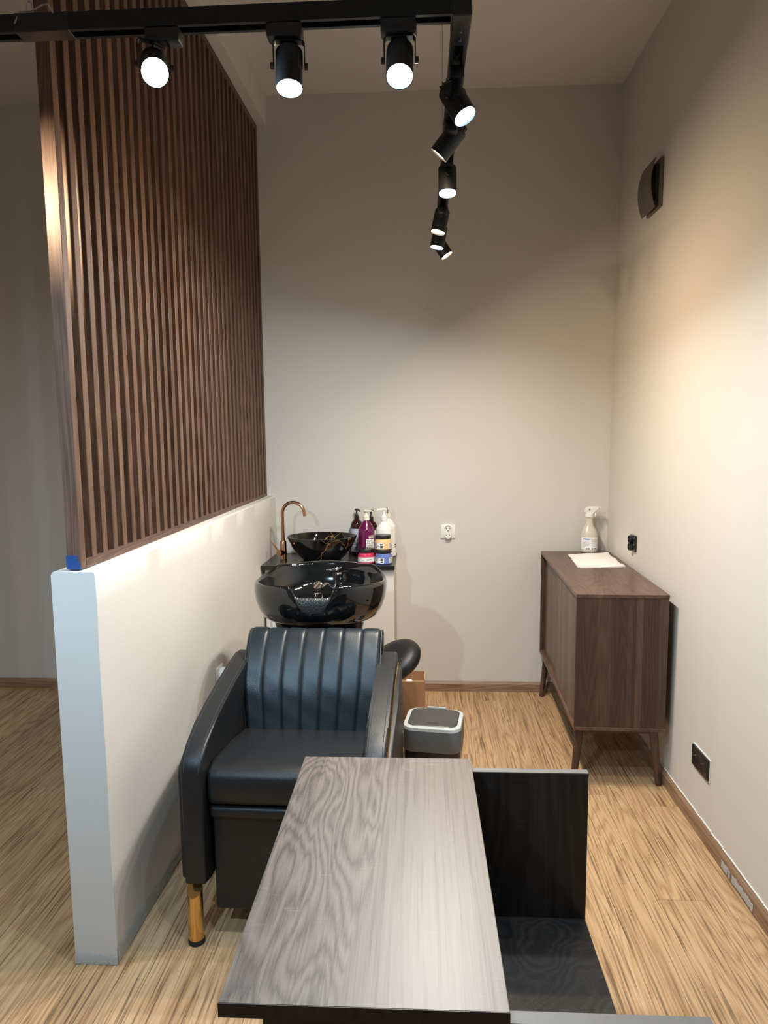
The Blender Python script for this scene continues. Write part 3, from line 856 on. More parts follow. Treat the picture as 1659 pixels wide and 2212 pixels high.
def text_lines(par, c, r, a0, a1, z0, z1, n, m='ink_grey', seed=1):
    rnd = random.Random(seed); h = (z1-z0)/n
    bm = bm_new()
    for k in range(n):
        e = a1-(a1-a0)*0.35*rnd.random()
        zz = z1-h*(k+0.75)
        prev = None; q = 6
        for i in range(q+1):
            a = R(a0+(e-a0)*i/q)
            p = (c[0]+(r+0.0009)*math.sin(a), c[1]-(r+0.0009)*math.cos(a))
            cur = (bm.verts.new((p[0], p[1], zz)), bm.verts.new((p[0], p[1], zz+h*0.5)))
            if prev: bm.faces.new((prev[0], cur[0], cur[1], prev[1]))
            prev = cur
    return obj('small_print', bm, m, par, world=True, smooth=0)

# spray bottle
def spray():
    cx, cy = 0.966, 3.995
    t = thing('spray_bottle', 'translucent white spray bottle standing on the sideboard', 'spray bottle', (cx, cy, SZ))
    bm = bm_new()
    prof = [(0, 0.0005), (0.040, 0.0005), (0.046, 0.005), (0.048, 0.014), (0.048, 0.094), (0.0475, 0.105), (0.044, 0.121), (0.036, 0.136), (0.027, 0.149), (0.0225, 0.162), (0.0205, 0.180), (0.0205, 0.205), (0, 0.205)]
    add_lathe(bm, prof, 32, (cx, cy, SZ), sx=1, sy=0.8); obj('bottle', bm, 'frosted_bottle', t, world=True)
    wy = 0.8
    # label on the near side (elliptic section)
    def patch(a0, a1, z0, z1, m, nm, th):
        bm = bm_new(); A = []; Bv = []
        for i in range(17):
            a = R(a0+(a1-a0)*i/16); rr = 0.048+th
            x, y = cx+rr*math.sin(a), cy-rr*wy*math.cos(a)-th
            A.append(bm.verts.new((x, y, SZ+z0))); Bv.append(bm.verts.new((x, y, SZ+z1)))
        for i in range(16): bm.faces.new((A[i], A[i+1], Bv[i+1], Bv[i]))
        return obj(nm, bm, m, t, world=True, smooth=60)
    patch(-72, 72, 0.018, 0.088, 'label_white', 'label', 0.0004)
    patch(-52, -3, 0.077, 0.083, 'ink_blue', 'label_band', 0.0009)
    for k in range(5):
        patch(-52, -6-6*(k % 2), 0.066-0.008*k, 0.070-0.008*k, 'label_lilac', 'small_print', 0.0009)
        patch(4, 58-9*(k % 3), 0.072-0.009*k, 0.076-0.009*k, 'label_lilac', 'small_print', 0.0009)
    for a0, a1 in ((-28, -22), (-20, -16), (-13, -6), (8, 18), (22, 26), (30, 40)):
        patch(a0, a1, 0.021, 0.028, 'ink', 'bar_code', 0.0009)
    # trigger head
    bm = bm_new()
    add_lathe(bm, [(0, 0.203), (0.0222, 0.203), (0.0222, 0.222), (0.018, 0.226), (0, 0.226)], 24, (cx-0.001, cy, SZ)); 
    pts = [(-0.020, 0.224), (0.020, 0.222), (0.026, 0.238), (0.034, 0.246), (0.050, 0.248), (0.052, 0.262), (-0.002, 0.264), (-0.016, 0.260), (-0.026, 0.248), (-0.029, 0.234)]
    bm2 = bm_new(); add_prism(bm2, [(cx+p[0], SZ+p[1]) for p in pts], 'Y', cy-0.013, cy+0.013, 0.003, 2)
    sh = obj('spray_head', bm2, 'white_plastic', t, world=True)
    obj('collar', bm, 'white_plastic', t, world=True)
    bm = bm_new(); add_prism(bm, [(cx+p[0], SZ+p[1]) for p in ((0.030, 0.247), (0.038, 0.247), (0.034, 0.228), (0.036, 0.208), (0.031, 0.204), (0.026, 0.224))], 'Y', cy-0.007, cy+0.007, 0.001, 1)
    obj('trigger', bm, 'white_plastic', t, world=True)
    bm = bm_new(); add_tube(bm, [(cx+0.051, cy, SZ+0.255), (cx+0.060, cy, SZ+0.255)], 0.0065, 12); obj('nozzle', bm, 'white_plastic', sh, world=True)
    bm = bm_new(); add_tube(bm, [(cx-0.003, cy-0.0125, SZ+0.247), (cx-0.003, cy-0.0145, SZ+0.247)], 0.005, 12); obj('pivot', bm, 'grey_plastic', sh, world=True)
spray()

# ------------------------------------------------------------------ vanity by the far wall
CT = 0.845
vx0, vx1 = -0.862, -0.139
bm = bm_new()
add_box(bm, (xs(3.67)+0.002, 3.665, CT-0.024), (vx1, FARY-0.001, CT), 0.0015, 1)
o = obj('countertop', bm, 'counter_black', smooth=0); base_origin(o); tag(o, 'black countertop in the corner under the vessel sink', 'countertop')
t = thing('vanity_cabinet', 'cream vanity cabinet under the black countertop', 'cabinet', ((vx0+vx1)/2, 3.88, 0))
bm = bm_new(); add_box(bm, (-0.850, 3.705, 0.0), (vx1-0.004, FARY-0.001, CT-0.0245)); obj('body', bm, 'cabinet_cream', t, world=True, smooth=0)
bm = bm_new(); add_box(bm, (-0.815, 3.690, 0.04), (vx1-0.004, 3.7045, CT-0.027), 0.001, 1); obj('door', bm, 'cabinet_cream', t, world=True, smooth=0)

def vessel_sink():
    cx, cy = -0.553, 3.845
    t = thing('vessel_sink', 'black marble vessel sink with gold veins on the countertop', 'sink', (cx, cy, CT))
    bm = bm_new()
    prof = [(0, 0.0), (0.100, 0.0), (0.106, 0.003), (0.140, 0.035), (0.172, 0.080), (0.190, 0.118), (0.1965, 0.134), (0.196, 0.138), (0.192, 0.138), (0.185, 0.120), (0.165, 0.082), (0.130, 0.042), (0.080, 0.018), (0.022, 0.014), (0, 0.014)]
    add_lathe(bm, prof, 64, (cx, cy, CT), sx=1.0, sy=0.80); obj('bowl', bm, 'black_marble', t, world=True, smooth=50)
    bm = bm_new(); add_lathe(bm, [(0, 0.0185), (0.020, 0.0175), (0.023, 0.0145), (0, 0.0142)], 24, (cx, cy, CT)); obj('drain', bm, 'copper', t, world=True)
vessel_sink()
def copper_faucet():
    x, y = -0.765, 3.80
    t = thing('basin_faucet', 'copper swan-neck faucet beside the vessel sink', 'faucet', (x, y, CT))
    bm = bm_new(); add_lathe(bm, [(0, 0), (0.0205, 0), (0.0205, 0.006), (0.0185, 0.007), (0.0185, 0.112), (0.0165, 0.116), (0.010, 0.116), (0, 0.116)], 28, (x, y, CT)); obj('body', bm, 'copper', t, world=True)
    pts = [(x, y, CT+0.112)]
    zc = CT+0.270; rr = 0.063
    for k in range(5): pts.append((x, y, CT+0.112+(zc-CT-0.112)*(k+1)/5))
    for k in range(1, 17):
        a = math.pi-R(172)*k/16
        pts.append((x+rr+rr*math.cos(a), y-0.02*k/16, zc+rr*math.sin(a)))
    pts.append((pts[-1][0]+0.004, pts[-1][1]-0.001, pts[-1][2]-0.022))
    bm = bm_new(); add_tube(bm, pts, 0.0092, 18); obj('spout', bm, 'copper', t, world=True)
    M = Matrix.Translation((x, y, CT+0.052)) @ Vector((-0.45, -0.88, 0.02)).to_track_quat('Z', 'Y').to_matrix().to_4x4()
    bm = bm_new(); add_lathe(bm, [(0, 0.0), (0.0175, 0.0), (0.0175, 0.038), (0.0165, 0.040), (0, 0.040)], 24, M=M); h = obj('valve', bm, 'copper', t, world=True)
    q = M @ Vector((0, 0, 0.030))
    bm = bm_new(); add_tube(bm, [q+Vector((-0.006, -0.002, 0.010)), q+Vector((-0.046, -0.006, 0.062))], [0.0045, 0.0035], 10); obj('lever', bm, 'copper', h, world=True)
copper_faucet()

def pump_bottle(name, label, cx, cy, r, hb, hs, hn, m, mp, ht, yaw=0.0, tall=False):
    """cylinder bottle: hb body, hs shoulder top, hn neck top, ht overall height"""
    t = thing(name, label, 'bottle', (cx, cy, CT), 0, 'pump bottles on the countertop')
    bm = bm_new()
    if tall:  # apothecary shoulder
        prof = [(0, 0), (r-0.004, 0), (r, 0.004), (r, hb), (r*0.97, hb+(hs-hb)*0.35), (r*0.80, hb+(hs-hb)*0.72), (r*0.45, hs), (r*0.38, hs+0.004), (r*0.38, hn), (0, hn)]
    else:
        prof = [(0, 0), (r-0.004, 0), (r, 0.004), (r, hb), (r*0.965, hb+(hs-hb)*0.18), (r*0.44, hs-0.006), (r*0.36, hs), (r*0.36, hn), (0, hn)]
    add_lathe(bm, prof, 36, (cx, cy, CT)); obj('bottle', bm, m, t, world=True)
    cw = r*0.40
    bm = bm_new(); add_lathe(bm, [(0, hn-0.002), (cw, hn-0.002), (cw, hn+0.018), (cw*0.75, hn+0.021), (cw*0.50, hn+0.030), (cw*0.33, hn+0.034), (cw*0.33, ht-0.012), (0, ht-0.012)], 24, (cx, cy, CT)); p = obj('pump', bm, mp, t, world=True)
    bm = bm_new()
    d = Vector((math.sin(yaw), -math.cos(yaw), 0)); s = Vector((math.cos(yaw), math.sin(yaw), 0))
    o0 = Vector((cx, cy, CT+ht-0.012))
    rings = []
    for u, w, z0, z1 in ((-0.014, 0.006, 0.001, 0.008), (-0.008, 0.010, 0, 0.010), (0.006, 0.010, 0, 0.010), (0.020, 0.006, 0.001, 0.009), (0.036, 0.004, 0.000, 0.007), (0.042, 0.0035, -0.004, 0.004)):
        rings.append([o0+d*u-s*w+Vector((0, 0, z0)), o0+d*u+s*w+Vector((0, 0, z0)), o0+d*u+s*w*0.8+Vector((0, 0, z1)), o0+d*u-s*w*0.8+Vector((0, 0, z1))])
    add_loft(bm, rings); obj('nozzle', bm, mp, p, world=True, smooth=50)
    return t
# amber bottles
a1 = pump_bottle('pump_bottle', 'dark amber pump bottle with lilac label next to the vessel sink', -0.372, 4.030, 0.036, 0.165, 0.205, 0.208, 'amber', 'black_plastic', 0.272, R(30), True)
wrap_patch(a1, (-0.372, 4.030), 0.036, -75, 75, CT+0.020, CT+0.155, 'label_lilac')
text_lines(a1, (-0.372, 4.030), 0.036, -60, 20, CT+0.060, CT+0.090, 4, 'ink', 2); text_lines(a1, (-0.372, 4.030), 0.036, -60, 40, CT+0.030, CT+0.050, 3, 'ink_grey', 3)
a2 = pump_bottle('pump_bottle', 'dark amber pump bottle behind the magenta bottle', -0.283, 3.965, 0.036, 0.165, 0.205, 0.208, 'amber', 'black_plastic', 0.272, R(-60), True)
wrap_patch(a2, (-0.283, 3.965), 0.036, -75, 75, CT+0.020, CT+0.155, 'label_white')
# magenta bottle
mg = pump_bottle('pump_bottle', 'magenta pump bottle with white printed label', -0.302, 3.855, 0.0455, 0.168, 0.220, 0.226, 'magenta', 'ivory_plastic', 0.285, R(70))
c = (-0.302, 3.855)
wrap_patch(mg, c, 0.0455, 2, 70, CT+0.062, CT+0.122, 'label_white')
wrap_text(mg, "L'OR\u00c9AL", c, 0.0455, 20, CT+0.1345, 0.0125, 'label_white', bold=True, width=0.034)
wrap_patch(mg, c, 0.0455, 20, 60, CT+0.1275, CT+0.1315, 'label_white', 'label_band', th=0.0008)
wrap_text(mg, 'Curl', c, 0.0455, 7, CT+0.108, 0.0145, 'ink')
wrap_text(mg, 'Expression', c, 0.0455, 7, CT+0.096, 0.0130, 'ink')
text_lines(mg, c, 0.0455, 7, 60, CT+0.078, CT+0.090, 2, 'ink_grey', 9)
wrap_patch(mg, c, 0.0455, -68, -64, CT+0.150, CT+0.166, 'label_white', 'label_band', th=0.0008)
# white bottles
w1 = pump_bottle('pump_bottle', 'white pump bottle standing behind the yellow jar', -0.203, 3.870, 0.047, 0.170, 0.215, 0.222, 'bottle_white', 'white_plastic', 0.292, R(-70))
c = (-0.203, 3.870); wrap_patch(w1, c, 0.047, 40, 80, CT+0.03, CT+0.10, 'label_white'); text_lines(w1, c, 0.047, 45, 78, CT+0.04, CT+0.09, 4, 'ink', 5)
w2 = pump_bottle('pump_bottle', 'white pump bottle by the wall at the counter end', -0.186, 3.975, 0.046, 0.170, 0.220, 0.226, 'bottle_white', 'ivory_plastic', 0.290, R(8))
c = (-0.186, 3.975); wrap_patch(w2, c, 0.046, 20, 80, CT+0.035, CT+0.115, 'label_white'); text_lines(w2, c, 0.046, 55, 80, CT+0.05, CT+0.075, 2, 'ink', 8)

def jar(label, cx, cy, z, m, seed):
    t = thing('cosmetic_jar', label, 'jar', (cx, cy, z), 0, 'hair mask jars on the countertop')
    r = 0.0465
    bm = bm_new(); add_lathe(bm, [(0, 0), (r-0.004, 0), (r, 0.004), (r, 0.040), (r*0.985, 0.044), (r*0.90, 0.056), (r*0.90, 0.060), (0, 0.060)], 40, (cx, cy, z)); obj('jar_body', bm, m, t, world=True)
    bm = bm_new(); add_lathe(bm, [(0, 0.0602), (r*0.93, 0.0602), (r*0.935, 0.0612), (r*0.935, 0.0765), (r*0.915, 0.0785), (0, 0.0785)], 40, (cx, cy, z)); obj('lid', bm, 'black_plastic', t, world=True)
    return t
c = (-0.297, 3.760); j = jar('pink hair mask jar with black lid on the countertop', *c, CT, 'jar_pink', 1)
wrap_patch(j, c, 0.0465, -85, 85, CT+0.010, CT+0.036, 'label_white', n=24)
text_lines(j, c, 0.0465, -32, -2, CT+0.019, CT+0.025, 1, 'ink_grey', 4); text_lines(j, c, 0.0465, 8, 42, CT+0.018, CT+0.028, 1, 'ink', 4); text_lines(j, c, 0.0465, -80, -62, CT+0.026, CT+0.033, 1, 'ink', 4)
for nm, z, m, sd in (('blue hair mask jar under the yellow jar', CT, 'jar_blue', 5), ('yellow hair mask jar stacked on the blue jar', CT+0.0787, 'jar_yellow', 6)):
    c = (-0.201, 3.740) if m == 'jar_blue' else (-0.203, 3.745)
    j = jar(nm, *c, z, m, sd)
    wrap_patch(j, c, 0.0465, -84, 6, z+0.008, z+0.037, 'label_white', n=20)
    wrap_patch(j, c, 0.0465, 42, 86, z+0.008, z+0.037, 'label_white', n=12)
    text_lines(j, c, 0.0465, -74, -22, z+0.018, z+0.035, 6, 'ink_grey', sd); text_lines(j, c, 0.0465, -66, -30, z+0.010, z+0.016, 1, 'ink', sd)
    text_lines(j, c, 0.0465, 48, 80, z+0.011, z+0.027, 4, 'ink_grey', sd+3); text_lines(j, c, 0.0465, 46, 72, z+0.029, z+0.034, 1, 'ink', sd+4)
    for k in range(3): wrap_patch(j, c, 0.0465, -17, 1, z+0.0115+0.0088*k, z+0.0165+0.0088*k, 'ink', 'bar_code', n=4, th=0.0009)
# little tag on the counter
bm = bm_new(); add_prism(bm, [(-0.392, 3.735), (-0.352, 3.730), (-0.350, 3.770), (-0.378, 3.775)], 'Z', CT+0.0003, CT+0.0013)
o = obj('paper_tag', bm, 'label_white', smooth=0); base_origin(o); tag(o, 'small white paper tag lying beside the pink jar', 'tag')

# ------------------------------------------------------------------ shampoo basin
def shampoo_basin():
    cx, cy = -0.413, 2.825
    t = thing('shampoo_basin', 'glossy black shampoo basin behind the salon chair', 'basin', (cx, cy, 0))
    n = 120
    zb = 0.800
    def supq(a, p): # superellipse
        c_, s_ = math.cos(a), math.sin(a)
        k = (abs(c_)**p + abs(s_)**p)**(-1/p)
        return c_*k, s_*k
    def rimz(a):
        # a: 0 = +X, pi/2 = far (+Y), -pi/2 = near
        s_ = math.sin(a)
        z = 0.952 + 0.032*max(0, s_)**1.5 + 0.022*max(0, -s_)
        for b in (R(42), R(138)):
            d = abs((a-b+math.pi) % (2*math.pi)-math.pi); z += 0.012*math.exp(-(d/0.16)**2)
        d = abs((a+math.pi/2+math.pi) % (2*math.pi)-math.pi)
        x = 0.255*math.sin(d)
        if d < 0.9:
            k = 1/(1+math.exp((x-0.074)/0.005)); z -= 0.050*k
        return z
    HX, HY = 0.272, 0.250
    rings = []
    outer = [(0.50, 0.0), (0.70, 0.0), (0.80, 0.025), (0.875, 0.11), (0.945, 0.32), (0.985, 0.55), (1.0, 0.75), (1.0, 0.90), (0.99, 0.975), (0.972, 1.0)]
    inner = [(0.94, 0.985), (0.925, 0.93), (0.905, 0.78), (0.87, 0.60), (0.79, 0.40), (0.64, 0.28), (0.42, 0.22), (0.15, 0.20)]
    bm = bm_new(); V = []
    for s, tt in outer+inner:
        ring = []
        for i in range(n):
            a = 2*math.pi*i/n
            x, y = supq(a, 2.35)
            zz = zb+(rimz(a)-zb)*tt if s > 0.87 or (s, tt) in outer else zb+(0.955-zb)*tt
            # the shell leans outward at the sides, near wall is flatter
            yy = y*HY*s
            ring.append(bm.verts.new((cx+x*HX*s, cy+yy, zz)))
        V.append(ring)
    for A, B in zip(V[:-1], V[1:]):
        for i in range(n):
            j = (i+1) % n; bm.faces.new((A[i], A[j], B[j], B[i]))
    bm.faces.new(V[0][::-1]); bm.faces.new(V[-1])
    bmesh.ops.recalc_face_normals(bm, faces=bm.faces[:])
    bm.normal_update()
    # neck rest = offset copy of the notch region
    bm2 = bm_new()
    i0 = int(n*0.75)
    sel = range(i0-5, i0+6)
    rows = range(5, len(outer)+2)
    G = [[None]*len(sel) for _ in rows]
    for ri, r_ in enumerate(rows):
        for ci, i in enumerate(sel):
            v = V[r_][i % n]
            k = 0.0045 if 0 < ri < len(rows)-1 and 0 < ci < len(sel)-1 else 0.0006
            p = v.co+v.normal*k
            low = max(0.0, 1-ri/3.0); p.x = cx+(p.x-cx)*(1-0.22*low); p.z += 0.010*low*(abs(ci-5)/5.0)**2
            G[ri][ci] = bm2.verts.new(p)
    for ri in range(len(rows)-1):
        for ci in range(len(sel)-1): bm2.faces.new((G[ri][ci], G[ri][ci+1], G[ri+1][ci+1], G[ri+1][ci]))
    bowl = obj('bowl', bm, 'ceramic_black', t, world=True, smooth=75)
    obj('neck_rest', bm2, 'gel_grey', t, world=True, smooth=80, label='grey textured gel neck rest')
    # drain
    bm = bm_new(); add_lathe(bm, [(0, 0.838), (0.018, 0.837), (0.022, 0.8335), (0, 0.833)], 24, (cx, cy-0.02, 0)); obj('drain', bm, 'chrome', t, world=True)
    # mixer tap with lever
    x, y = -0.362, 2.965
    bm = bm_new(); add_lathe(bm, [(0, 0.862), (0.028, 0.862), (0.028, 0.868), (0.0205, 0.878), (0.0195, 0.930), (0.020, 0.946), (0.016, 0.952), (0, 0.952)], 28, (x, y, 0)); tap = obj('mixer_tap', bm, 'chrome', t, world=True)
    bm = bm_new(); M = Matrix.Translation((x-0.013, y-0.012, 0.966)) @ Euler((R(-12), R(-10), 0)).to_matrix().to_4x4()
    add_lathe(bm, [(0, -0.006), (0.030, -0.006), (0.0335, -0.002), (0.034, 0.002), (0.032, 0.005), (0, 0.006)], 32, M=M, sx=1.05, sy=0.8); obj('lever', bm, 'chrome', tap, world=True)
    # hand shower in its holder
    x, y = -0.428, 2.860
    bm = bm_new(); add_lathe(bm, [(0, 0.838), (0.022, 0.838), (0.024, 0.846), (0.021, 0.868), (0.018, 0.884), (0, 0.888)], 26, (x-0.003, y, 0)); hs = obj('hand_shower', bm, 'chrome', t, world=True)
    bm = bm_new(); M = Matrix.Translation((x, y-0.004, 0.912)) @ Vector((-0.35, -0.75, 0.55)).to_track_quat('Z', 'Y').to_matrix().to_4x4()
    add_lathe(bm, [(0, -0.030), (0.008, -0.030), (0.013, -0.012), (0.0195, 0.004), (0.0205, 0.011), (0.017, 0.014), (0, 0.0145)], 26, M=M); obj('shower_head', bm, 'chrome', hs, world=True)
    bm = bm_new(); add_tube(bm, [(x+0.010, y+0.004, 0.905), (x+0.026, y+0.035, 0.915), (x+0.045, y+0.070, 0.895), (-0.385, 2.955, 0.880)], 0.0065, 10); obj('shower_neck', bm, 'chrome', hs, world=True)
    # pedestal
    bm = bm_new()
    add_loft(bm, [[(cx+px*1.0, cy+0.02+py, z) for px, py in rrect(w, d, 0.04)] for w, d, z in ((0.30, 0.26, 0.0), (0.28, 0.24, 0.30), (0.28, 0.24, 0.62), (0.36, 0.30, 0.795), (0.36, 0.30, 0.801))])
    obj('pedestal', bm, 'black_plastic', t, world=True)
shampoo_basin()

# ------------------------------------------------------------------ salon chair
def salon_chair():
    t = thing('salon_chair', 'black leather shampoo chair with padded arms and gold feet', 'chair', (-0.40, 2.20, 0), R(-1.5))
    def armprof():
        return [(-0.245, 0.198), (-0.292, 0.212), (-0.295, 0.560), (-0.288, 0.585), (-0.272, 0.606), (-0.232, 0.633), (-0.16, 0.657), (-0.06, 0.682), (0.06, 0.706), (0.20, 0.728), (0.30, 0.738), (0.338, 0.736), (0.352, 0.722), (0.375, 0.62), (0.39, 0.200)]
    P = armprof()
    for s in (-1, 1):
        a, b = sorted((s*0.238, s*0.304))
        bm = bm_new(); add_prism(bm, P, 'X', a, b, 0.008, 3)
        arm = obj('armrest', bm, 'leather', t, smooth=40)
        # outer side pad, bowed out below the gold piping
        Q = [(-0.270, 0.215), (-0.275, 0.54), (-0.262, 0.568), (-0.22, 0.592), (-0.15, 0.615), (0.06, 0.660), (0.20, 0.684), (0.315, 0.695), (0.35, 0.61), (0.365, 0.215)]
        bm = bm_new(); a, b = sorted((s*0.296, s*0.322)); add_prism(bm, Q, 'X', a, b, 0.011, 3)
        obj('side_panel', bm, 'leather', t, smooth=50)
        pts = [(s*0.3065, y-0.002, z+0.007) for y, z in Q[1:8]]
        bm = bm_new(); add_tube(bm, pts, 0.0022, 8); obj('gold_piping', bm, 'gold', t, label='thin gold piping')
        # stitched seams along the top edges
        for xo in (0.249, 0.293):
            pts = []
            for (y, z), (y2, z2) in zip(P[2:12], P[3:13]):
                d = Vector((0, y2-y, z2-z)).normalized(); nrm = Vector((0, -d.z, d.y))
                pts.append(Vector((s*xo, y, z)) + nrm*0.0004)
            bm = bm_new(); add_tube(bm, pts, 0.0011, 5); obj('seam', bm, 'leather_seam', arm)
    for s in (-1, 1):
        for y, nm in ((-0.262, 'leg'), (0.33, 'leg')):
            x = s*0.286
            bm = bm_new(); seg = 28; rad = 0.0235
            rings = []
            for z in (0.016, 0.12, 'top'):
                ring = []
                for k in range(seg):
                    w = 2*math.pi*k/seg; dx, dy = rad*math.cos(w), rad*math.sin(w)
                    zz = z if z != 'top' else (0.158 + (dy+rad)/(2*rad)*0.041 if y < 0 else 0.199)
                    ring.append((x+dx, y+dy, zz))
                rings.append(ring)
            add_loft(bm, rings); lg = obj('leg', bm, 'gold', t, smooth=30, label='polished gold leg')
            bm = bm_new(); add_lathe(bm, [(0, 0), (0.024, 0), (0.0255, 0.003), (0.0255, 0.012), (0.024, 0.016), (0, 0.016)], 24, (x, y, 0)); obj('rubber_foot', bm, 'rubber', lg)
    # gold leg continues up the arm front as a facet: seat cushion
    prof = [(-0.262, 0.452), (-0.268, 0.470), (-0.268, 0.530), (-0.260, 0.548), (-0.240, 0.558), (-0.20, 0.558), (0.0, 0.532), (0.17, 0.508), (0.19, 0.495), (0.19, 0.44), (-0.24, 0.440)]
    bm = bm_new(); add_prism(bm, prof, 'X', -0.236, 0.236, 0.016, 4); obj('seat', bm, 'leather', t, smooth=55)
    bm = bm_new(); add_box(bm, (-0.232, -0.262, 0.402), (0.232, -0.02, 0.440), 0.012, 3); obj('leg_rest', bm, 'leather', t, smooth=45)
    bm = bm_new(); add_box(bm, (-0.228, -0.238, 0.095), (0.228, 0.34, 0.402), 0.004, 1); obj('base_panel', bm, 'leather', t, smooth=30)
    # channelled backrest: closed loop of (y, z) swept across x
    front = [(0.130, 0.478), (0.140, 0.52), (0.150, 0.56), (0.160, 0.60), (0.172, 0.64), (0.190, 0.68), (0.212, 0.72), (0.238, 0.76), (0.262, 0.79), (0.285, 0.812), (0.312, 0.824), (0.340, 0.820), (0.360, 0.802), (0.368, 0.775), (0.360, 0.745)]
    back = [(0.335, 0.735), (0.315, 0.715), (0.290, 0.67), (0.268, 0.60), (0.255, 0.52), (0.250, 0.478)]
    def smooth_path(pts, n):
        out = []
        for i in range(len(pts)-1):
            for k in range(n): 
                u = k/n; out.append(((1-u)*pts[i][0]+u*pts[i+1][0], (1-u)*pts[i][1]+u*pts[i+1][1]))
        out.append(pts[-1]); return out
    fp = smooth_path(front, 2)
    loop = fp+back
    nx = 140; hw = 0.247
    rnd = random.Random(9)
    bm = bm_new(); rings = []
    for i in range(nx+1):
        u = i/nx; x = -hw+2*hw*u
        ph = (u*7) % 1.0
        pil = (1-abs(2*ph-1)**9.0)
        if i in (0, nx): pil = 0
        edge = 0.012*(max(0, 1-u/0.025)**2+max(0, 1-(1-u)/0.025)**2)
        ring = []
        for k, (y, z) in enumerate(loop):
            a = loop[k-1] if k else loop[0]; b = loop[(k+1) % len(loop)]
            d = Vector((b[0]-a[0], b[1]-a[1])); d.normalize(); nr = Vector((-d.y, d.x))
            off = 0.0
            if k < len(fp)-3: off = 0.0045*pil - edge + 0.0016*math.sin(31*x+z*41)*math.sin(z*33+u*5)
            taper = 1.0-0.09*max(0, min(1, (0.66-z)/0.18))
            ring.append((x*taper, y+nr.x*off, z+nr.y*off))
        rings.append(ring)
    add_loft(bm, rings); bk = obj('backrest', bm, 'leather_back', t, smooth=60)
    for q in range(1, 7):
        x = -hw+2*hw*q/7
        pts = []
        for k, (y, z) in enumerate(fp[:-4]):
            taper = 1.0-0.09*max(0, min(1, (0.66-z)/0.18))
            b = fp[k+1]; d = Vector((b[0]-y, b[1]-z)); d.normalize()
            pts.append((x*taper+0.003, y-d.y*0.0005, z+d.x*0.0005))
        bm = bm_new(); add_tube(bm, pts, 0.0013, 5); obj('seam', bm, 'leather_seam', bk)
    for s in (-1, 1):
        pts = [(s*(hw+0.001)*(1.0-0.09*max(0, min(1, (0.66-z)/0.18))), y+0.008, z-0.003) for y, z in fp[:-3]]
        bm = bm_new(); add_tube(bm, pts, 0.0028, 6); obj('piping', bm, 'leather_seam', bk)
        # rolled end cap at the top
        bm = bm_new(); add_lathe(bm, [(0, 0), (0.030, 0), (0.030, 0.003), (0.026, 0.006), (0, 0.006)], 20, M=Matrix.Translation((s*hw, 0.318, 0.775)) @ Matrix.Rotation(s*math.pi/2, 4, 'Y')); obj('roll_end', bm, 'leather', bk)
salon_chair()

# ------------------------------------------------------------------ stool behind the chair
def stool():
    cx, cy = -0.125, 3.25
    t = thing('stool', 'black saddle stool with tilted seat behind the salon chair', 'stool', (cx, cy, 0))
    bm = bm_new()
    M = Matrix.Translation((cx, cy, 0.455)) @ Euler((R(18), R(-30), R(10))).to_matrix().to_4x4()
    prof = [(0, -0.050), (0.05, -0.049), (0.10, -0.040), (0.128, -0.022), (0.139, 0.0), (0.134, 0.022), (0.112, 0.040), (0.07, 0.049), (0, 0.050)]
    add_lathe(bm, prof, 48, M=M, sx=1.0, sy=0.9); obj('seat', bm, 'leather', t, world=True, smooth=70)
    bm = bm_new(); add_tube(bm, [(cx, cy, 0.10), (cx, cy, 0.43)], 0.022, 16); obj('post', bm, 'chrome', t, world=True)
    bm = bm_new(); add_lathe(bm, [(0, 0.075), (0.035, 0.075), (0.035, 0.115), (0.024, 0.125), (0, 0.125)], 20, (cx, cy, 0)); obj('hub', bm, 'chrome', t, world=True)
    for k in range(5):
        w = R(20+72*k); d = Vector((math.cos(w), math.sin(w), 0)); c0 = Vector((cx, cy, 0))
        bm = bm_new(); add_tube(bm, [c0+d*0.02+Vector((0, 0, 0.095)), c0+d*0.15+Vector((0, 0, 0.068))], [0.014, 0.010], 10); lg = obj('leg', bm, 'chrome', t, world=True)
        bm = bm_new(); h = d.cross(Vector((0, 0, 1)))
        q = c0+d*0.15+Vector((0, 0, 0.026)); add_tube(bm, [q-h*0.012, q+h*0.012], 0.026, 18); add_tube(bm, [q+Vector((0, 0, 0.02)), q+Vector((0, 0, 0.066))], 0.006, 8)
        obj('caster', bm, 'black_plastic', lg, world=True)
stool()

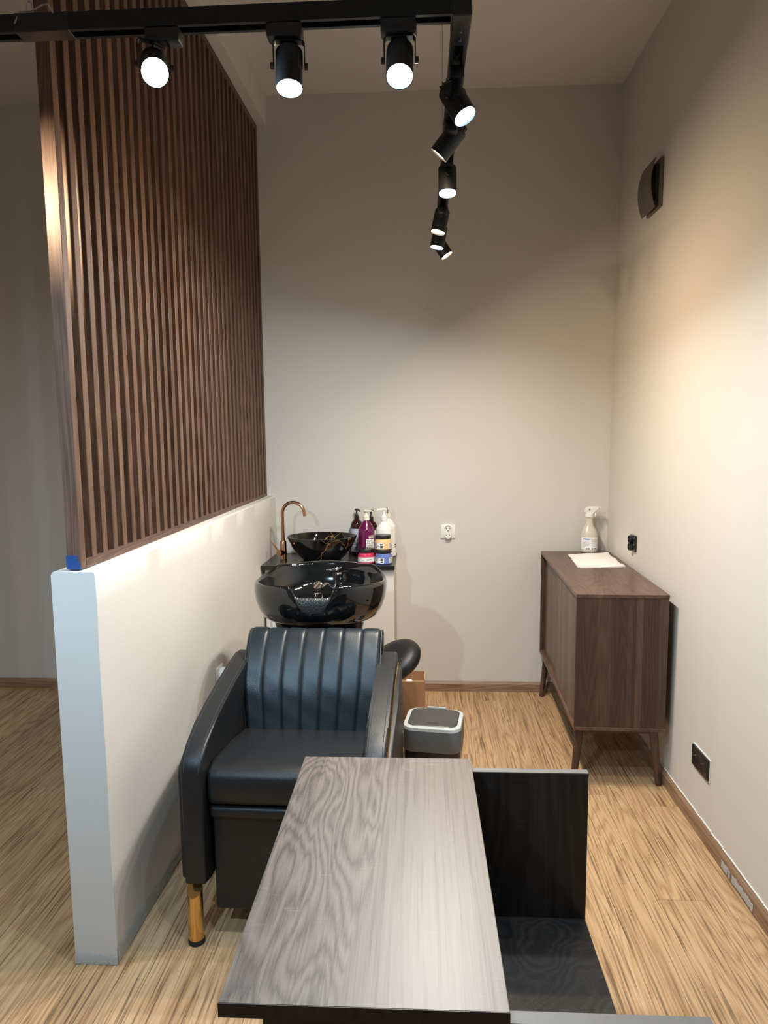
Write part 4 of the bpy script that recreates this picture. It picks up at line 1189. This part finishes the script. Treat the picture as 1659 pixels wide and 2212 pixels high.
# ------------------------------------------------------------------ cardboard box and waste bin
def carton():
    t = thing('cardboard_box', 'open brown cardboard box behind the waste bin', 'box', (-0.085, 3.535, 0), 0)
    w, d, h, th = 0.215, 0.150, 0.280, 0.004
    def B(nm, mn, mx, m='cardboard', smooth=0):
        bm = bm_new(); add_box(bm, mn, mx); return obj(nm, bm, m, t, smooth=smooth)
    B('box_bottom', (-w/2, -d/2, 0), (w/2, d/2, th))
    B('box_wall', (-w/2, -d/2, th), (w/2, -d/2+th, h-0.004)); B('box_wall', (-w/2, d/2-th, th), (w/2, d/2, h+0.001))
    B('box_wall', (-w/2, -d/2+th, th), (-w/2+th, d/2-th, h-0.002)); B('box_wall', (w/2-th, -d/2+th, th), (w/2, d/2-th, h+0.003))
    B('torn_edge', (-w/2, -d/2-0.0003, h-0.004), (w/2, -d/2+th, h-0.001), 'cardboard_edge'); B('torn_edge', (w/2-th, -d/2+th, h+0.003), (w/2+0.0003, d/2-th, h+0.005), 'cardboard_edge')
    B('torn_edge', (-w/2, d/2-th, h+0.001), (w/2, d/2+0.0003, h+0.004), 'cardboard_edge')
    for (x0, x1, z, ry) in ((0.0, 0.045, 0.262, 0.5), (-0.06, -0.01, 0.268, 0.2)):
        bm = bm_new(); add_prism(bm, [(x0, -0.035), (x1, -0.030), (x1-0.01, 0.02), (x0+0.01, 0.015)], 'Z', -0.0005, 0.0005)
        bmesh.ops.transform(bm, matrix=Matrix.Translation((0.0, -0.02, z)) @ Matrix.Rotation(ry*0.5, 4, 'X'), verts=bm.verts[:]); o = obj('paper_scrap', bm, 'paper', t, smooth=0)
    B('paper_fill', (-w/2+th+0.001, -d/2+th+0.001, th), (w/2-th-0.001, d/2-th-0.001, 0.235), 'cardboard')
carton()
def bin_():
    t = thing('waste_bin', 'grey swing-top waste bin with black liner bag', 'waste bin', (0.055, 2.865, 0), R(-8))
    H = 0.335; w, d = 0.248, 0.225
    bm = bm_new()
    add_loft(bm, [[(x*k, y*k, z) for x, y in rrect(w-0.012, d-0.012, 0.045)] for k, z in ((0.80, 0.0), (0.82, 0.004), (0.96, 0.232))]); obj('bucket', bm, 'grey_plastic', t, smooth=40)
    bm = bm_new(); rnd = random.Random(8); rings = []
    for k, z in ((0.93, 0.150), (0.955, 0.18), (0.975, 0.205), (0.965, 0.236)):
        rings.append([(x*k*(1+0.012*(rnd.random()-0.5)), y*k*(1+0.012*(rnd.random()-0.5)), z+0.012*(rnd.random()-0.5)*(z < 0.16)) for x, y in rrect(w, d, 0.045, 8)])
    add_loft(bm, rings, False, False); obj('liner_bag', bm, 'bin_bag', t, smooth=60)
    bm = bm_new()
    add_loft(bm, [[(x*k, y*k, z) for x, y in rrect(w, d, 0.048, 8)] for k, z in ((0.985, 0.232), (1.0, 0.236), (0.985, 0.322))]); obj('lid_collar', bm, 'grey_plastic', t, smooth=40)
    bm = bm_new()
    o_ = rrect(w*0.985, d*0.985, 0.048, 8); i_ = rrect(w*0.845, d*0.845, 0.036, 8)
    add_loft(bm, [[(x, y, 0.322) for x, y in o_], [(x*0.985, y*0.985, 0.334) for x, y in o_], [(x, y+0.006, 0.336) for x, y in i_], [(x*0.99, y+0.006, 0.326) for x, y in i_]]); obj('rim', bm, 'bin_rim', t, smooth=30)
    bm = bm_new()
    rings = []
    for k, z in ((0.985, 0.3265), (0.985, 0.336), (0.95, 0.3385), (0.5, 0.341)): rings.append([(x*k, 0.006+y*k, z) for x, y in i_])
    add_loft(bm, rings); lid = obj('lid', bm, 'bin_lid', t, smooth=30)
    bm = bm_new(); add_box(bm, (-0.022, -0.062, 0.3395), (0.022, -0.056, 0.3403)); obj('finger_slot', bm, 'black_plastic', lid, smooth=0)
    bm = bm_new(); add_box(bm, (-0.042, d/2-0.016, 0.334), (0.042, d/2-0.006, 0.346), 0.003, 2); obj('hinge', bm, 'bin_rim', t)
bin_()
